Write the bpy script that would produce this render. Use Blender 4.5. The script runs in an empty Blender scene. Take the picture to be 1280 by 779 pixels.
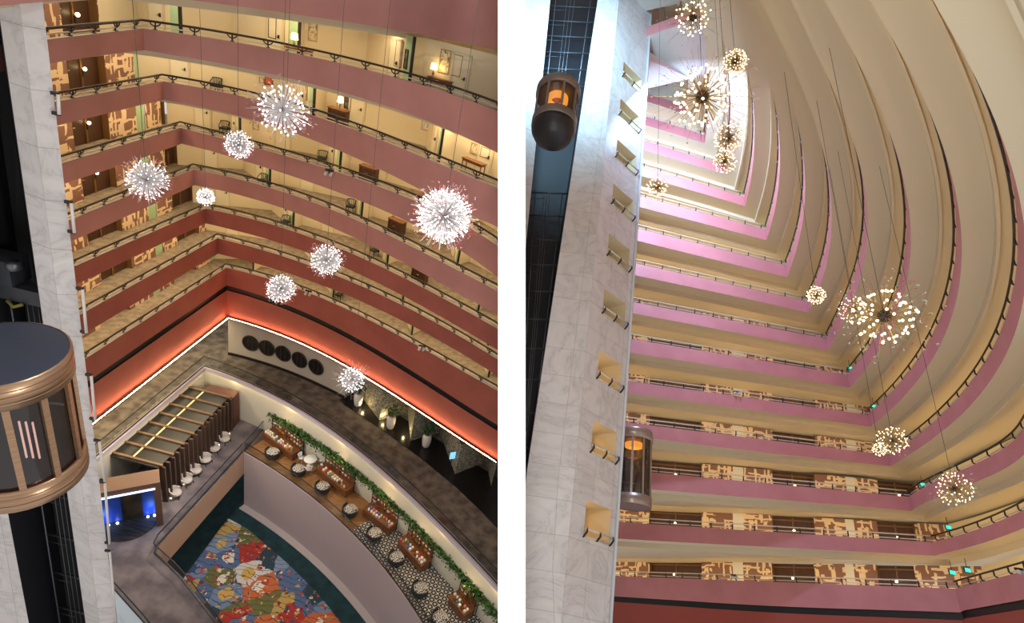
import bpy, math, random
import numpy as np
from mathutils import Matrix, Vector
random.seed(7); rng = np.random.default_rng(7)
SC = bpy.context.scene; COL = SC.collection
S = 3.2                       # metres per storey
FOC = 741.0                   # focal length in pixels of the 1280 x 779 frame
def ray(p): return np.array([p[0]-640.0, 389.5-p[1], -FOC])
def unit(v): return v/np.linalg.norm(v)
UPL = -unit(ray((305.6, 1798.6)))      # plumb line of the hall seen from above
UPR = unit(ray((838.0, -915.0)))       # plumb line of the hall seen from below
def basis(U):
    Y = unit(np.array([0, 0, -1.0]) + U[2]*U); X = np.cross(Y, U)
    return np.stack([X, Y, U])
BL, BR = basis(UPL), basis(UPR)
CAMZ = S*13.28
class Frame:
    def __init__(s, B):
        s.B = B
        R = BL @ B.T
        s.T = Matrix.Translation((0, 0, CAMZ)) @ Matrix([list(r)+[0] for r in R]+[[0, 0, 0, 1]])
    def d(s, p): return s.B @ (ray(p)/FOC)
    def onz(s, p, z): r = s.d(p); return r*(z/r[2])
    def ony(s, p, y): r = s.d(p); return r*(y/r[1])
    def at(s, p, depth): return s.d(p)*depth
    def hit(s, p, a, b):          # ray p meets the vertical plane through plan points a, b
        r = s.d(p); n = np.array([-(b[1]-a[1]), b[0]-a[0]])
        return r*((np.array(a[:2])@n)/(r[:2]@n))
L, R = Frame(BL), Frame(BR); L.side, R.side = 'L', 'R'

# ---------------------------------------------------------------- materials
MATS = {}
def lin(c): return tuple(((v/255)/12.92 if v/255 <= .04045 else ((v/255+.055)/1.055)**2.4) for v in c)
def mat(name, rgb=(200, 200, 200), rough=.6, metal=0, emit=None, strength=0, fn=None, coat=0, alpha=None, quiet=False):
    if name in MATS: return MATS[name]
    m = bpy.data.materials.new(name); m.use_nodes = True
    nt = m.node_tree; b = nt.nodes['Principled BSDF']
    b.inputs['Base Color'].default_value = (*lin(rgb), 1)
    b.inputs['Roughness'].default_value = rough; b.inputs['Metallic'].default_value = metal
    if coat: b.inputs['Coat Weight'].default_value = coat; b.inputs['Coat Roughness'].default_value = .1
    if emit:
        b.inputs['Emission Color'].default_value = (*lin(emit), 1); b.inputs['Emission Strength'].default_value = strength
        if quiet: m.cycles.emission_sampling = 'NONE'
    if fn: fn(nt, b)
    MATS[name] = m
    return m
def N(nt, t, **kw):
    n = nt.nodes.new(t)
    for k, v in kw.items():
        if k in n.inputs.keys(): n.inputs[k].default_value = v
        else: setattr(n, k, v)
    return n
def ramp(nt, fac, stops, interp='LINEAR'):
    r = nt.nodes.new('ShaderNodeValToRGB'); r.color_ramp.interpolation = interp
    e = r.color_ramp.elements
    while len(e) < len(stops): e.new(.5)
    for el, (p, c) in zip(e, stops): el.position = p; el.color = (*lin(c), 1)
    nt.links.new(fac, r.inputs['Fac']); return r.outputs['Color']
def coords(nt, which='Object', scale=(1, 1, 1), rot=(0, 0, 0)):
    t = nt.nodes.new('ShaderNodeTexCoord'); m = nt.nodes.new('ShaderNodeMapping')
    m.inputs['Scale'].default_value = scale; m.inputs['Rotation'].default_value = rot
    nt.links.new(t.outputs[which], m.inputs['Vector']); return m.outputs['Vector']
def mth(nt, op, a, b=None, c=None):
    n = nt.nodes.new('ShaderNodeMath'); n.operation = op
    for i, v in enumerate((a, b, c)):
        if v is None: continue
        if isinstance(v, (int, float)): n.inputs[i].default_value = v
        else: nt.links.new(v, n.inputs[i])
    return n.outputs[0]
def mix(nt, fac, a, b):
    n = nt.nodes.new('ShaderNodeMix'); n.data_type = 'RGBA'
    for k, v in ((0, fac), (6, a), (7, b)):
        if isinstance(v, (int, float)): n.inputs[k].default_value = v
        elif isinstance(v, tuple): n.inputs[k].default_value = (*lin(v), 1)
        else: nt.links.new(v, n.inputs[k])
    return n.outputs[2]
def noisy(c1, c2, scale=3, detail=4, which='Object', lo=.35, hi=.65, sc=(1, 1, 1)):
    def fn(nt, b):
        n = N(nt, 'ShaderNodeTexNoise', Scale=scale, Detail=detail)
        nt.links.new(coords(nt, which, sc), n.inputs['Vector'])
        nt.links.new(ramp(nt, n.outputs['Fac'], [(lo, c1), (hi, c2)]), b.inputs['Base Color'])
    return fn
def marble_fn(nt, b):             # UV in metres: u along the face, v up
    v = coords(nt, 'UV')
    d = N(nt, 'ShaderNodeTexNoise', Scale=.35, Detail=6, Roughness=.62, Distortion=1.6)
    nt.links.new(v, d.inputs['Vector'])
    vein = mth(nt, 'ABSOLUTE', mth(nt, 'SUBTRACT', d.outputs['Fac'], .5))
    c = ramp(nt, vein, [(0, (190, 184, 182)), (.012, (206, 200, 198)), (.10, (217, 211, 209)), (.3, (206, 200, 199))])
    br = N(nt, 'ShaderNodeTexBrick', offset=0, squash=1)
    br.inputs['Scale'].default_value = 1; br.inputs['Mortar Size'].default_value = .012
    br.inputs['Brick Width'].default_value = 1.55; br.inputs['Row Height'].default_value = 1.6
    br.inputs['Color1'].default_value = (1, 1, 1, 1); br.inputs['Color2'].default_value = (.93, .93, .93, 1); br.inputs['Mortar'].default_value = (.62, .6, .6, 1)
    nt.links.new(v, br.inputs['Vector'])
    mm = nt.nodes.new('ShaderNodeMix'); mm.data_type = 'RGBA'; mm.blend_type = 'MULTIPLY'; mm.inputs[0].default_value = 1
    nt.links.new(c, mm.inputs[6]); nt.links.new(br.outputs['Color'], mm.inputs[7])
    nt.links.new(mm.outputs[2], b.inputs['Base Color'])
def script_fn(bg, fg, sc):        # wallpaper of bold calligraphic strokes
    def fn(nt, b):
        v = coords(nt, 'UV', (sc, sc, sc))
        w = N(nt, 'ShaderNodeTexNoise', Scale=.9, Detail=2); nt.links.new(v, w.inputs['Vector'])
        off = nt.nodes.new('ShaderNodeVectorMath'); off.operation = 'MULTIPLY_ADD'
        off.inputs[1].default_value = (.35, .35, 0); nt.links.new(w.outputs['Color'], off.inputs[0]); nt.links.new(v, off.inputs[2])
        bars = []
        for sx_, sy_, lim in ((4.6, .9, .74), (.85, 4.6, .80), (2.6, 2.4, .94)):
            mp = nt.nodes.new('ShaderNodeMapping'); mp.inputs['Scale'].default_value = (sx_, sy_, 1); mp.inputs['Location'].default_value = (sx_*3.1, sy_*1.7, 0); nt.links.new(off.outputs[0], mp.inputs['Vector'])
            t = N(nt, 'ShaderNodeTexVoronoi', feature='F1', distance='CHEBYCHEV', Scale=1.0, Randomness=.55); t.voronoi_dimensions = '2D'
            nt.links.new(mp.outputs['Vector'], t.inputs['Vector'])
            sep = nt.nodes.new('ShaderNodeSeparateColor'); nt.links.new(t.outputs['Color'], sep.inputs[0]); bars.append(mth(nt, 'GREATER_THAN', sep.outputs[0], lim))
        f = mth(nt, 'MAXIMUM', bars[0], mth(nt, 'MAXIMUM', bars[1], bars[2]))
        nt.links.new(mix(nt, f, bg, fg), b.inputs['Base Color'])
    return fn
def flower_fn(nt, b):             # bright painterly floral carpet
    v = coords(nt, 'Object')
    w = N(nt, 'ShaderNodeTexNoise', Scale=1.1, Detail=6, Roughness=.6); nt.links.new(v, w.inputs['Vector'])
    def warp(k):
        off = nt.nodes.new('ShaderNodeVectorMath'); off.operation = 'MULTIPLY_ADD'; off.inputs[1].default_value = (k, k, 0)
        nt.links.new(w.outputs['Color'], off.inputs[0]); nt.links.new(v, off.inputs[2]); return off.outputs[0]
    big = N(nt, 'ShaderNodeTexVoronoi', Scale=.55); nt.links.new(warp(1.1), big.inputs['Vector'])
    sep = nt.nodes.new('ShaderNodeSeparateColor'); nt.links.new(big.outputs['Color'], sep.inputs[0])
    pal = ramp(nt, sep.outputs[0], [(0, (170, 52, 42)), (.13, (112, 136, 168)), (.24, (196, 104, 58)), (.34, (84, 108, 146)), (.43, (188, 158, 86)), (.53, (208, 206, 200)), (.62, (116, 34, 62)), (.69, (104, 108, 58)), (.78, (126, 146, 174)), (.88, (40, 66, 78)), (.94, (200, 96, 60))], 'CONSTANT')
    core = ramp(nt, sep.outputs[1], [(0, (206, 170, 90)), (.25, (168, 40, 44)), (.45, (226, 220, 206)), (.65, (62, 80, 116)), (.82, (196, 84, 52))], 'CONSTANT')
    dist = mth(nt, 'ADD', big.outputs['Distance'], mth(nt, 'MULTIPLY', w.outputs['Fac'], .5))
    c1 = mix(nt, mth(nt, 'LESS_THAN', dist, .58), pal, core)
    sm = N(nt, 'ShaderNodeTexVoronoi', Scale=4.2); nt.links.new(warp(.9), sm.inputs['Vector'])
    s2 = nt.nodes.new('ShaderNodeSeparateColor'); nt.links.new(sm.outputs['Color'], s2.inputs[0])
    pal2 = ramp(nt, s2.outputs[1], [(0, (190, 66, 50)), (.2, (222, 214, 194)), (.4, (204, 132, 70)), (.55, (58, 72, 108)), (.7, (118, 32, 58)), (.85, (204, 172, 96))], 'CONSTANT')
    n2 = N(nt, 'ShaderNodeTexNoise', Scale=1.6, Detail=4); nt.links.new(v, n2.inputs['Vector'])
    f = mth(nt, 'MULTIPLY', mth(nt, 'GREATER_THAN', s2.outputs[0], .45), mth(nt, 'GREATER_THAN', n2.outputs['Fac'], .55))
    c2 = mix(nt, f, c1, pal2)
    wl = N(nt, 'ShaderNodeTexWave', wave_type='RINGS', Scale=.7, Distortion=9, Detail=3); nt.links.new(v, wl.inputs['Vector'])
    nt.links.new(mix(nt, mth(nt, 'GREATER_THAN', wl.outputs['Fac'], .975), c2, (54, 60, 74)), b.inputs['Base Color'])
def tile_fn(nt, b):               # black and white encaustic tiles
    v = coords(nt, 'Object', (1, 1, 1))
    sx = nt.nodes.new('ShaderNodeSeparateXYZ'); nt.links.new(v, sx.inputs[0])
    k = 2*math.pi/.55
    a = mth(nt, 'COSINE', mth(nt, 'MULTIPLY', sx.outputs[0], k)); c = mth(nt, 'COSINE', mth(nt, 'MULTIPLY', sx.outputs[1], k))
    p = mth(nt, 'MULTIPLY', a, c); q = mth(nt, 'ADD', a, c)
    f = mth(nt, 'MAXIMUM', mth(nt, 'GREATER_THAN', mth(nt, 'ABSOLUTE', p), .6), mth(nt, 'LESS_THAN', mth(nt, 'ABSOLUTE', q), .25))
    nt.links.new(mix(nt, f, (38, 38, 38), (205, 202, 196)), b.inputs['Base Color'])
def wood_fn(c1, c2, sc=(1, 8, 1)):
    return noisy(c1, c2, 1.5, 5, 'Object', .3, .7, sc)
def stone_fn(nt, b):
    v = coords(nt, 'UV', (1, 2.6, 1), (0, 0, .35))
    vo = N(nt, 'ShaderNodeTexVoronoi', feature='DISTANCE_TO_EDGE', Scale=2.2); vo.voronoi_dimensions = '2D'; nt.links.new(v, vo.inputs['Vector'])
    n = N(nt, 'ShaderNodeTexNoise', Scale=3, Detail=5); nt.links.new(v, n.inputs['Vector'])
    c = ramp(nt, n.outputs['Fac'], [(.35, (96, 92, 80)), (.65, (186, 180, 156))])
    e = ramp(nt, vo.outputs['Distance'], [(.0, (25, 25, 22)), (.09, (255, 255, 255))])
    mm = nt.nodes.new('ShaderNodeMix'); mm.data_type = 'RGBA'; mm.blend_type = 'MULTIPLY'; mm.inputs[0].default_value = 1
    nt.links.new(c, mm.inputs[6]); nt.links.new(e, mm.inputs[7]); nt.links.new(mm.outputs[2], b.inputs['Base Color'])
    bp = N(nt, 'ShaderNodeBump', Strength=.8, Distance=.08); nt.links.new(vo.outputs['Distance'], bp.inputs['Height']); nt.links.new(bp.outputs[0], b.inputs['Normal'])
def glass_mat(name, tint=(225, 232, 235), fac=.12):
    if name in MATS: return MATS[name]
    m = bpy.data.materials.new(name); m.use_nodes = True; nt = m.node_tree; nt.nodes.clear()
    o = N(nt, 'ShaderNodeOutputMaterial'); t = N(nt, 'ShaderNodeBsdfTransparent'); g = N(nt, 'ShaderNodeBsdfGlossy', Roughness=.05)
    t.inputs[0].default_value = (*lin(tint), 1); x = N(nt, 'ShaderNodeMixShader'); x.inputs[0].default_value = fac
    nt.links.new(t.outputs[0], x.inputs[1]); nt.links.new(g.outputs[0], x.inputs[2]); nt.links.new(x.outputs[0], o.inputs[0])
    MATS[name] = m; return m

M_PINK = mat('pink_parapet_paint', (180, 124, 116), .55, fn=noisy((176, 120, 112), (184, 128, 120), .6, 2))
M_RED = mat('red_and_warm_lit_parapet', (154, 84, 72), .55, fn=noisy((150, 80, 68), (160, 88, 76), .6, 2))
M_PINKR = mat('rose_parapet_paint', (190, 120, 120), .5, fn=noisy((186, 116, 116), (194, 124, 124), .6, 2))
M_CREAM = mat('cream_plaster', (214, 198, 164), .7)
M_SOFF = mat('cream_soffit', (212, 196, 166), .7)
M_COPE = mat('grey_coping', (150, 140, 132), .5)
M_WALL = mat('cream_wallpaper', (226, 210, 172), .7)
M_CARP = mat('corridor_carpet', (144, 130, 110), .95, fn=noisy((126, 114, 96), (156, 142, 122), 2.5, 4))
M_PAT = mat('script_wallpaper', fn=script_fn((138, 98, 80), (236, 208, 166), 1.45), rough=.7)
M_BROWN = mat('brown_door_wood', fn=wood_fn((62, 38, 24), (80, 50, 32), (6, 6, .6)), rough=.45)
M_BROWNP = mat('brown_recess_panel', (120, 84, 46), .5)
M_GREEN = mat('pale_green_glass_panel', (176, 206, 160), .25)
M_BLACK = mat('black_metal', (22, 20, 20), .45)
M_DARK = mat('dark_bronze', (52, 42, 36), .4, .3)
M_RAILR = mat('pale_steel', (216, 204, 186), .3, .3)
M_MARB = mat('white_marble', fn=marble_fn, rough=.28)
M_SHAFT = mat('shaft_black', (17, 16, 17), .6)
M_STEEL = mat('dull_steel', (112, 114, 120), .4, .7)
M_BRONZE = mat('brushed_bronze', fn=noisy((158, 124, 96), (190, 156, 126), .8, 2, 'Object', .3, .7, (1, 1, 30)), rough=.3, metal=.8)
M_NAVY = mat('navy_roof', (44, 52, 70), .5)
M_LAMP = mat('warm_bulb', emit=(255, 226, 170), strength=9, quiet=True)
M_BULBW = mat('white_bulb', emit=(255, 250, 246), strength=5, quiet=True)
M_RODW = mat('clear_glass_rod', (228, 224, 224), .15)
M_RODG = mat('gold_rod', (176, 150, 104), .3, .7)
M_REDG = mat('red_glass', (226, 84, 84), .25)
M_PNKG = mat('pink_glass', (246, 206, 206), .2)
M_GLASS = glass_mat('clear_glass')
M_SMOKE = glass_mat('smoked_glass', (150, 152, 150), .10)
M_WHITE = mat('white_paint', (240, 240, 240), .8)

# ---------------------------------------------------------------- mesh builder
class MB:
    def __init__(s): s.v = []; s.f = []; s.m = []; s.uv = []; s.sm = []
    def add(s, vs, fs, mi=0, uvs=None, smooth=False):
        o = len(s.v); s.v += [tuple(map(float, p)) for p in vs]
        for i, f in enumerate(fs):
            s.f.append([o+k for k in f]); s.m.append(mi); s.sm.append(smooth)
            s.uv.append(uvs[i] if uvs else [(0, 0)]*len(f))
        return s
    def quad(s, a, b, c, d, mi=0, uv=None): return s.add([a, b, c, d], [(0, 1, 2, 3)], mi, [uv] if uv else None)
    def poly(s, pts, mi=0): return s.add(pts, [tuple(range(len(pts)))], mi)
    def prism(s, pts, z0, z1, mi=0, mtop=None):       # plan polygon extruded
        n = len(pts); v = [(p[0], p[1], z0) for p in pts]+[(p[0], p[1], z1) for p in pts]
        s.add(v, [tuple(range(n))[::-1]]+[(i, (i+1) % n, n+(i+1) % n, n+i) for i in range(n)], mi)
        return s.add(v[n:], [tuple(range(n))], mi if mtop is None else mtop)
    def box(s, c, size, rz=0, mi=0, ax=None):
        hx, hy, hz = [x/2 for x in size]; v = []
        ca, sa = math.cos(rz), math.sin(rz)
        for x, y, z in ((-1, -1, -1), (1, -1, -1), (1, 1, -1), (-1, 1, -1), (-1, -1, 1), (1, -1, 1), (1, 1, 1), (-1, 1, 1)):
            if ax is None: v.append((c[0]+x*hx*ca-y*hy*sa, c[1]+x*hx*sa+y*hy*ca, c[2]+z*hz))
            else: v.append(tuple(np.array(c)+x*hx*ax[0]+y*hy*ax[1]+z*hz*ax[2]))
        return s.add(v, [(0, 3, 2, 1), (4, 5, 6, 7), (0, 1, 5, 4), (1, 2, 6, 5), (2, 3, 7, 6), (3, 0, 4, 7)], mi)
    def tube(s, path, r, n=6, mi=0, closed=False, smooth=True, r1=None):
        P = [np.array(p, float) for p in path]; rings = []; up = None; o = []
        for i, p in enumerate(P):
            a = P[max(i-1, 0)]; b = P[min(i+1, len(P)-1)]
            if closed: a = P[i-1]; b = P[(i+1) % len(P)]
            t = unit(b-a)
            if up is None:
                up = np.array([0, 0, 1.]) if abs(t[2]) < .9 else np.array([1., 0, 0])
            x = unit(np.cross(up, t)); y = np.cross(t, x); up = y
            rr = r if r1 is None else r+(r1-r)*i/max(len(P)-1, 1)
            o += [p+rr*(math.cos(2*math.pi*k/n)*x+math.sin(2*math.pi*k/n)*y) for k in range(n)]
        m = len(P); f = []
        for i in range(m if closed else m-1):
            for k in range(n):
                j = (i+1) % m
                f.append((i*n+k, i*n+(k+1) % n, j*n+(k+1) % n, j*n+k))
        if not closed: f += [tuple(range(n))[::-1], tuple(range((m-1)*n, m*n))]
        return s.add(o, f, mi, smooth=smooth)
    def lathe(s, prof, c=(0, 0, 0), n=24, mi=0, smooth=True, a0=0, a1=2*math.pi, cap=True):
        full = abs(a1-a0-2*math.pi) < 1e-6; k = n if full else n+1; o = []
        for r, z in prof:
            for i in range(k):
                a = a0+(a1-a0)*i/n; o.append((c[0]+r*math.cos(a), c[1]+r*math.sin(a), c[2]+z))
        f = []
        for j in range(len(prof)-1):
            for i in range(n):
                i2 = (i+1) % k; f.append((j*k+i, j*k+i2, (j+1)*k+i2, (j+1)*k+i))
        if cap and full: f += [tuple(range(k))[::-1], tuple(range((len(prof)-1)*k, len(prof)*k))]
        return s.add(o, f, mi, smooth=smooth)
    def sphere(s, c, r, n=8, m=6, mi=0, sq=1):
        prof = [(max(r*math.sin(math.pi*j/m), r*.02), -r*sq*math.cos(math.pi*j/m)) for j in range(m+1)]
        return s.lathe(prof, c, n, mi)
    def blob(s, c, r, mi=0):      # little octahedron
        x, y, z = c
        return s.add([(x+r, y, z), (x-r, y, z), (x, y+r, z), (x, y-r, z), (x, y, z+r), (x, y, z-r)],
                     [(0, 2, 4), (2, 1, 4), (1, 3, 4), (3, 0, 4), (2, 0, 5), (1, 2, 5), (3, 1, 5), (0, 3, 5)], mi, smooth=True)
    def strip(s, A, Bq, mi=0, flip=False, u0=0):      # quads between two 3-D polylines; uv in metres
        u = u0
        for i in range(len(A)-1):
            a, b, c, d = A[i], A[i+1], Bq[i+1], Bq[i]
            l = math.dist(a, b); h1 = math.dist(a, d); h2 = math.dist(b, c)
            q = [(u, 0), (u+l, 0), (u+l, h2), (u, h1)]; u += l
            if flip: s.quad(a, d, c, b, mi, [q[0], q[3], q[2], q[1]])
            else: s.quad(a, b, c, d, mi, q)
        return s
    def build(s, name, mats, fr=None, parent=None, kind=None, origin=None):
        me = bpy.data.meshes.new(name); V = np.array(s.v)
        if parent is None:
            if origin is None:
                origin = np.array([(V[:, 0].min()+V[:, 0].max())/2, (V[:, 1].min()+V[:, 1].max())/2, V[:, 2].min()])
            V = V-origin
        me.from_pydata([tuple(p) for p in V], [], s.f)
        cut = None
        if parent is None and fr is not None:         # nothing of one hall reaches through the white divider into the other
            lat = np.array(s.v)@fr.B[:, 0]
            if fr.side == 'L' and lat.max() > .14: cut = (.12, 1)
            if fr.side == 'R' and lat.min() < -.14: cut = (-.12, -1)
        for m in (mats if isinstance(mats, (list, tuple)) else [mats]): me.materials.append(m)
        me.polygons.foreach_set('material_index', s.m); me.polygons.foreach_set('use_smooth', s.sm)
        ul = me.uv_layers.new(name='UVMap'); flat = [c for f in s.uv for p in f for c in p]
        ul.data.foreach_set('uv', flat)
        me.update()
        if cut and 'gap_divider' not in name:
            import bmesh
            bm = bmesh.new(); bm.from_mesh(me); nn = Vector(fr.B[:, 0]); bmesh.ops.bisect_plane(bm, geom=bm.verts[:]+bm.edges[:]+bm.faces[:], plane_co=nn*cut[0]-Vector(origin), plane_no=nn*cut[1], clear_outer=True)
            bm.to_mesh(me); bm.free()
        o = bpy.data.objects.new(name, me); COL.objects.link(o)
        if parent is not None: o.parent = parent
        elif fr is not None: o.matrix_world = fr.T @ Matrix.Translation(origin)
        if kind: o['kind'] = kind
        return o
def tag(o, label, cat, group=None, kind=None):
    o['label'] = label; o['category'] = cat
    if group: o['group'] = group
    if kind: o['kind'] = kind
    return o
def thing(name, label, cat, pos, fr, rz=0, group=None, mtx=None):
    o = bpy.data.objects.new(name, None); COL.objects.link(o); o.empty_display_size = .2
    o.matrix_world = fr.T @ Matrix.Translation(pos) @ (mtx if mtx is not None else Matrix.Rotation(rz, 4, 'Z'))
    return tag(o, label, cat, group)
def struct(mb, name, mats, fr): return mb.build(name, mats, fr, kind='structure')
def link_child(src, parent, mtx):           # copy of a part at another place under the same thing
    c = src.copy(); COL.objects.link(c); c.parent = parent; c.matrix_local = mtx; return c
def dup(root, fr, pos, rz, label, group=None, mtx=None):
    r = root.copy(); COL.objects.link(r); r['label'] = label
    if group: r['group'] = group
    r.matrix_world = fr.T @ Matrix.Translation(pos) @ (mtx if mtx is not None else Matrix.Rotation(rz, 4, 'Z'))
    for ch in root.children:
        c = ch.copy(); COL.objects.link(c); c.parent = r
        for g in ch.children:
            d = g.copy(); COL.objects.link(d); d.parent = c
    return r
ORD = ['top', 'second', 'third', 'fourth', 'fifth', 'sixth', 'seventh', 'eighth', 'ninth', 'tenth', 'eleventh', 'twelfth', 'thirteenth', 'fourteenth']
# edges of the balcony parapets read off the photograph: near end, corner, then along the curved wing
LT = {
 1: [(58, 50),(179, 36),(300, 55),(367, 65),(433, 82),(500, 100),(567, 117),(622, 140)],
 2: [(70, 128),(204, 102),(300, 122),(380, 140),(433, 157),(500, 187),(567, 212),(622, 235)],
 3: [(78, 205),(226, 160),(320, 183),(357, 197),(413, 213),(467, 230),(530, 257),(587, 285),(622, 308)],
 4: [(89, 275),(242, 212),(350, 238),(400, 257),(443, 275),(487, 295),(533, 318),(583, 343),(622, 365)],
 5: [(95, 333),(257, 261),(300, 270),(350, 283),(400, 302),(450, 323),(500, 345),(550, 370),(622, 412)],
 6: [(102, 393),(272, 298),(300, 303),(350, 320),(400, 338),(450, 357),(500, 380),(550, 407),(622, 450)],
 7: [(108, 448),(283, 335),(300, 340),(367, 358),(433, 387),(500, 423),(567, 455),(622, 490)]}
LB = {
 1: [(62, 79),(180, 61),(300, 87),(367, 100),(433, 117),(500, 138),(567, 163),(622, 192)],
 2: [(72, 157),(204, 124),(300, 147),(383, 170),(433, 190),(500, 227),(530, 245),(622, 283)],
 3: [(80, 230),(226, 181),(307, 197),(350, 213),(410, 237),(467, 257),(513, 282),(567, 310),(622, 343)],
 4: [(93, 297),(243, 232),(367, 262),(400, 277),(447, 300),(500, 327),(533, 343),(583, 370),(622, 397)],
 5: [(97, 355),(257, 278),(300, 290),(343, 303),(400, 323),(460, 347),(513, 373),(567, 402),(622, 440)],
 6: [(107, 408),(273, 317),(300, 323),(373, 347),(433, 367),(483, 388),(533, 417),(583, 445),(622, 472)]}
RT = {
 0: [(764, 720),(955, 727),(1060, 731),(1194, 736),(1280, 714)],
 1: [(772, 652.6),(955, 662),(1060, 672),(1165.5, 678),(1204, 667.5),(1280, 637)],
 2: [(807, 590),(960, 602),(1060, 615.7),(1136, 621),(1165.5, 602),(1201, 591),(1239, 568),(1280, 536)],
 3: [(810, 531.3),(960, 548.8),(1111, 569),(1143, 548),(1172, 523),(1195.5, 500),(1215, 477),(1234, 452),(1251, 413.5),(1261, 385),(1267.7, 356),(1271.5, 327),(1272, 293),(1270.6, 266),(1269, 250),(1262, 209.5),(1247.5, 159.5),(1234, 128),(1225, 103),(1203, 58),(1192, 37),(1177, 3)],
 4: [(785, 476),(913, 495),(1000, 506.6),(1085, 518.4),(1099, 504),(1115, 490.5),(1141.6, 459.7),(1163, 425),(1173, 404),(1182, 381),(1188, 358),(1192, 332),(1195, 301),(1195, 269),(1190.7, 231.6),(1182, 191),(1165, 145),(1157, 125),(1145, 93),(1127, 53),(1110, 26),(1095, 0)],
 5: [(791, 424),(960, 452.5),(1000, 460),(1059, 468.4),(1077, 447),(1115, 375),(1125, 356),(1129, 333),(1132, 308),(1133, 280),(1131.6, 250),(1126, 215),(1117.5, 178),(1105, 139),(1085, 90),(1063, 47),(1040, 3)],
 6: [(794, 378),(960, 409.4),(1000, 417.5),(1033, 423),(1041, 408),(1054.5, 376),(1065, 356),(1070.6, 336),(1076, 314),(1079.6, 290),(1080.5, 262),(1079.6, 235),(1074, 203.5),(1065, 168.5),(1051, 124),(1038, 93),(1020, 50),(995, 2)],
 7: [(798, 330),(900, 354),(924, 358),(1008, 376.6),(1024, 338),(1034, 298.5),(1037, 277),(1037, 250),(1034.7, 224),(1030, 193.6),(1024, 161),(1015, 133),(998, 90),(985, 57),(957, 0)],
 8: [(800.7, 286.6),(900, 312),(924, 315.5),(982, 331.7),(990, 304),(994, 284),(998, 262.6),(998.5, 238.6),(997, 214),(992.5, 184.7),(986, 149),(979, 120)],
 9: [(803, 246),(900, 272.5),(924, 278.5),(956.6, 287),(960, 259),(963, 213),(960, 187),(955.7, 160),(947, 120)],
 10: [(806, 208.7),(900, 237),(930, 245.8),(930.5, 219),(929.6, 197)],
 11: [(808, 173.6),(895, 199)]}
RB = {
 0: [(763, 757),(955, 760),(1060, 762),(1195, 765),(1280, 750.6)],
 1: [(770, 673.5),(955, 682),(1060, 690),(1165.5, 695),(1220, 682),(1280, 658)],
 2: [(805, 611.4),(960, 621.7),(1060, 634),(1136, 639),(1188, 616),(1239, 594),(1280, 570)],
 3: [(810, 551),(960, 565.5),(1111, 584),(1161, 553),(1182, 533),(1203, 517),(1226, 494),(1245.5, 469),(1259, 442),(1269.6, 409.6)],
 4: [(785.7, 493.3),(960, 516),(1086, 534),(1109, 515.5)],
 5: [(789, 441),(960, 468.7),(1000, 475),(1059, 485)],
 6: [(793.5, 392),(960, 423.8),(1033, 438)],
 7: [(797, 345),(900, 367),(1008, 390)],
 8: [(800, 302),(900, 326),(982, 344)],
 9: [(802.5, 259.6),(956, 300)],
 10: [(805, 221),(900, 248.5),(930, 255.6)],
 11: [(807, 185)]}
ZL = lambda k: S*(-.38-k)
ZR = lambda k: S*(2.23+k)
FD = .72                      # parapet height above the corridor floor
RC = {0: 3, 1: 3, 2: 3, 3: 2, 4: 3, 5: 3, 6: 3, 7: 3, 8: 3, 9: 3, 10: 2}   # index of the corner in RT
class Path:
    def __init__(s, P):
        s.P = np.array(P, float); s.l = np.linalg.norm(np.diff(s.P, axis=0), axis=1); s.c = np.concatenate([[0], np.cumsum(s.l)]); s.len = s.c[-1]
    def fr(s, q):
        i = int(np.clip(np.searchsorted(s.c, q)-1, 0, len(s.l)-1)); t = (q-s.c[i])/s.l[i]
        d = (s.P[i+1]-s.P[i])/s.l[i]; return s.P[i]*(1-t)+s.P[i+1]*t, d
    def at(s, q, u=0):
        p, d = s.fr(q); return p+u*np.array([-d[1], d[0]])
    def near(s, p):
        b = None
        for i in range(len(s.l)):
            a, e = s.P[i], s.P[i+1]; t = np.clip((p-a)@(e-a)/s.l[i]**2, 0, 1); dd = np.linalg.norm(p-a-t*(e-a))
            if b is None or dd < b[0]: b = (dd, s.c[i]+t*s.l[i])
        return b[1]
def offset(P, d):
    P = np.array(P, float); T = np.diff(P, axis=0); T /= np.linalg.norm(T, axis=1)[:, None]; n = np.stack([-T[:, 1], T[:, 0]], 1)
    out = []
    for i in range(len(P)):
        a = n[max(i-1, 0)]; b = n[min(i, len(n)-1)]; m = (a+b)/max(1+a@b, .35); out.append(P[i]+d*m)
    return np.array(out)
def smooth(P, n=40, deg=4, ext=0):
    P = np.array(P, float); t = np.concatenate([[0], np.cumsum(np.linalg.norm(np.diff(P, axis=0), axis=1))]); T = t[-1]; t = t/T
    w = np.ones(len(P)); w[0] = 30; deg = min(deg, len(P)-1)
    o = [np.polyval(np.polyfit(t, P[:, j], deg, w=w), np.linspace(0, 1, n)) for j in (0, 1)]
    Q = np.stack(o, 1)
    if ext:
        d = unit(Q[-1]-Q[-2]); d0 = unit(Q[-3]-Q[-5]); turn = 0
        for k in range(1, 9): Q = np.vstack([Q, Q[-1]+d*ext/8])
    return Q
def interp_line(poly, V, p):
    d = np.array(V)-np.array(p); n = np.array([-d[1], d[0]]); s = [(np.array(q)-np.array(p))@n for q in poly]; best = None
    for i in range(len(poly)-1):
        if s[i]*s[i+1] <= 0 and s[i] != s[i+1]:
            t = s[i]/(s[i]-s[i+1]); q = np.array(poly[i])*(1-t)+np.array(poly[i+1])*t
            if best is None or np.hypot(*(q-p)) < np.hypot(*(best-p)): best = q
    return best
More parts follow.
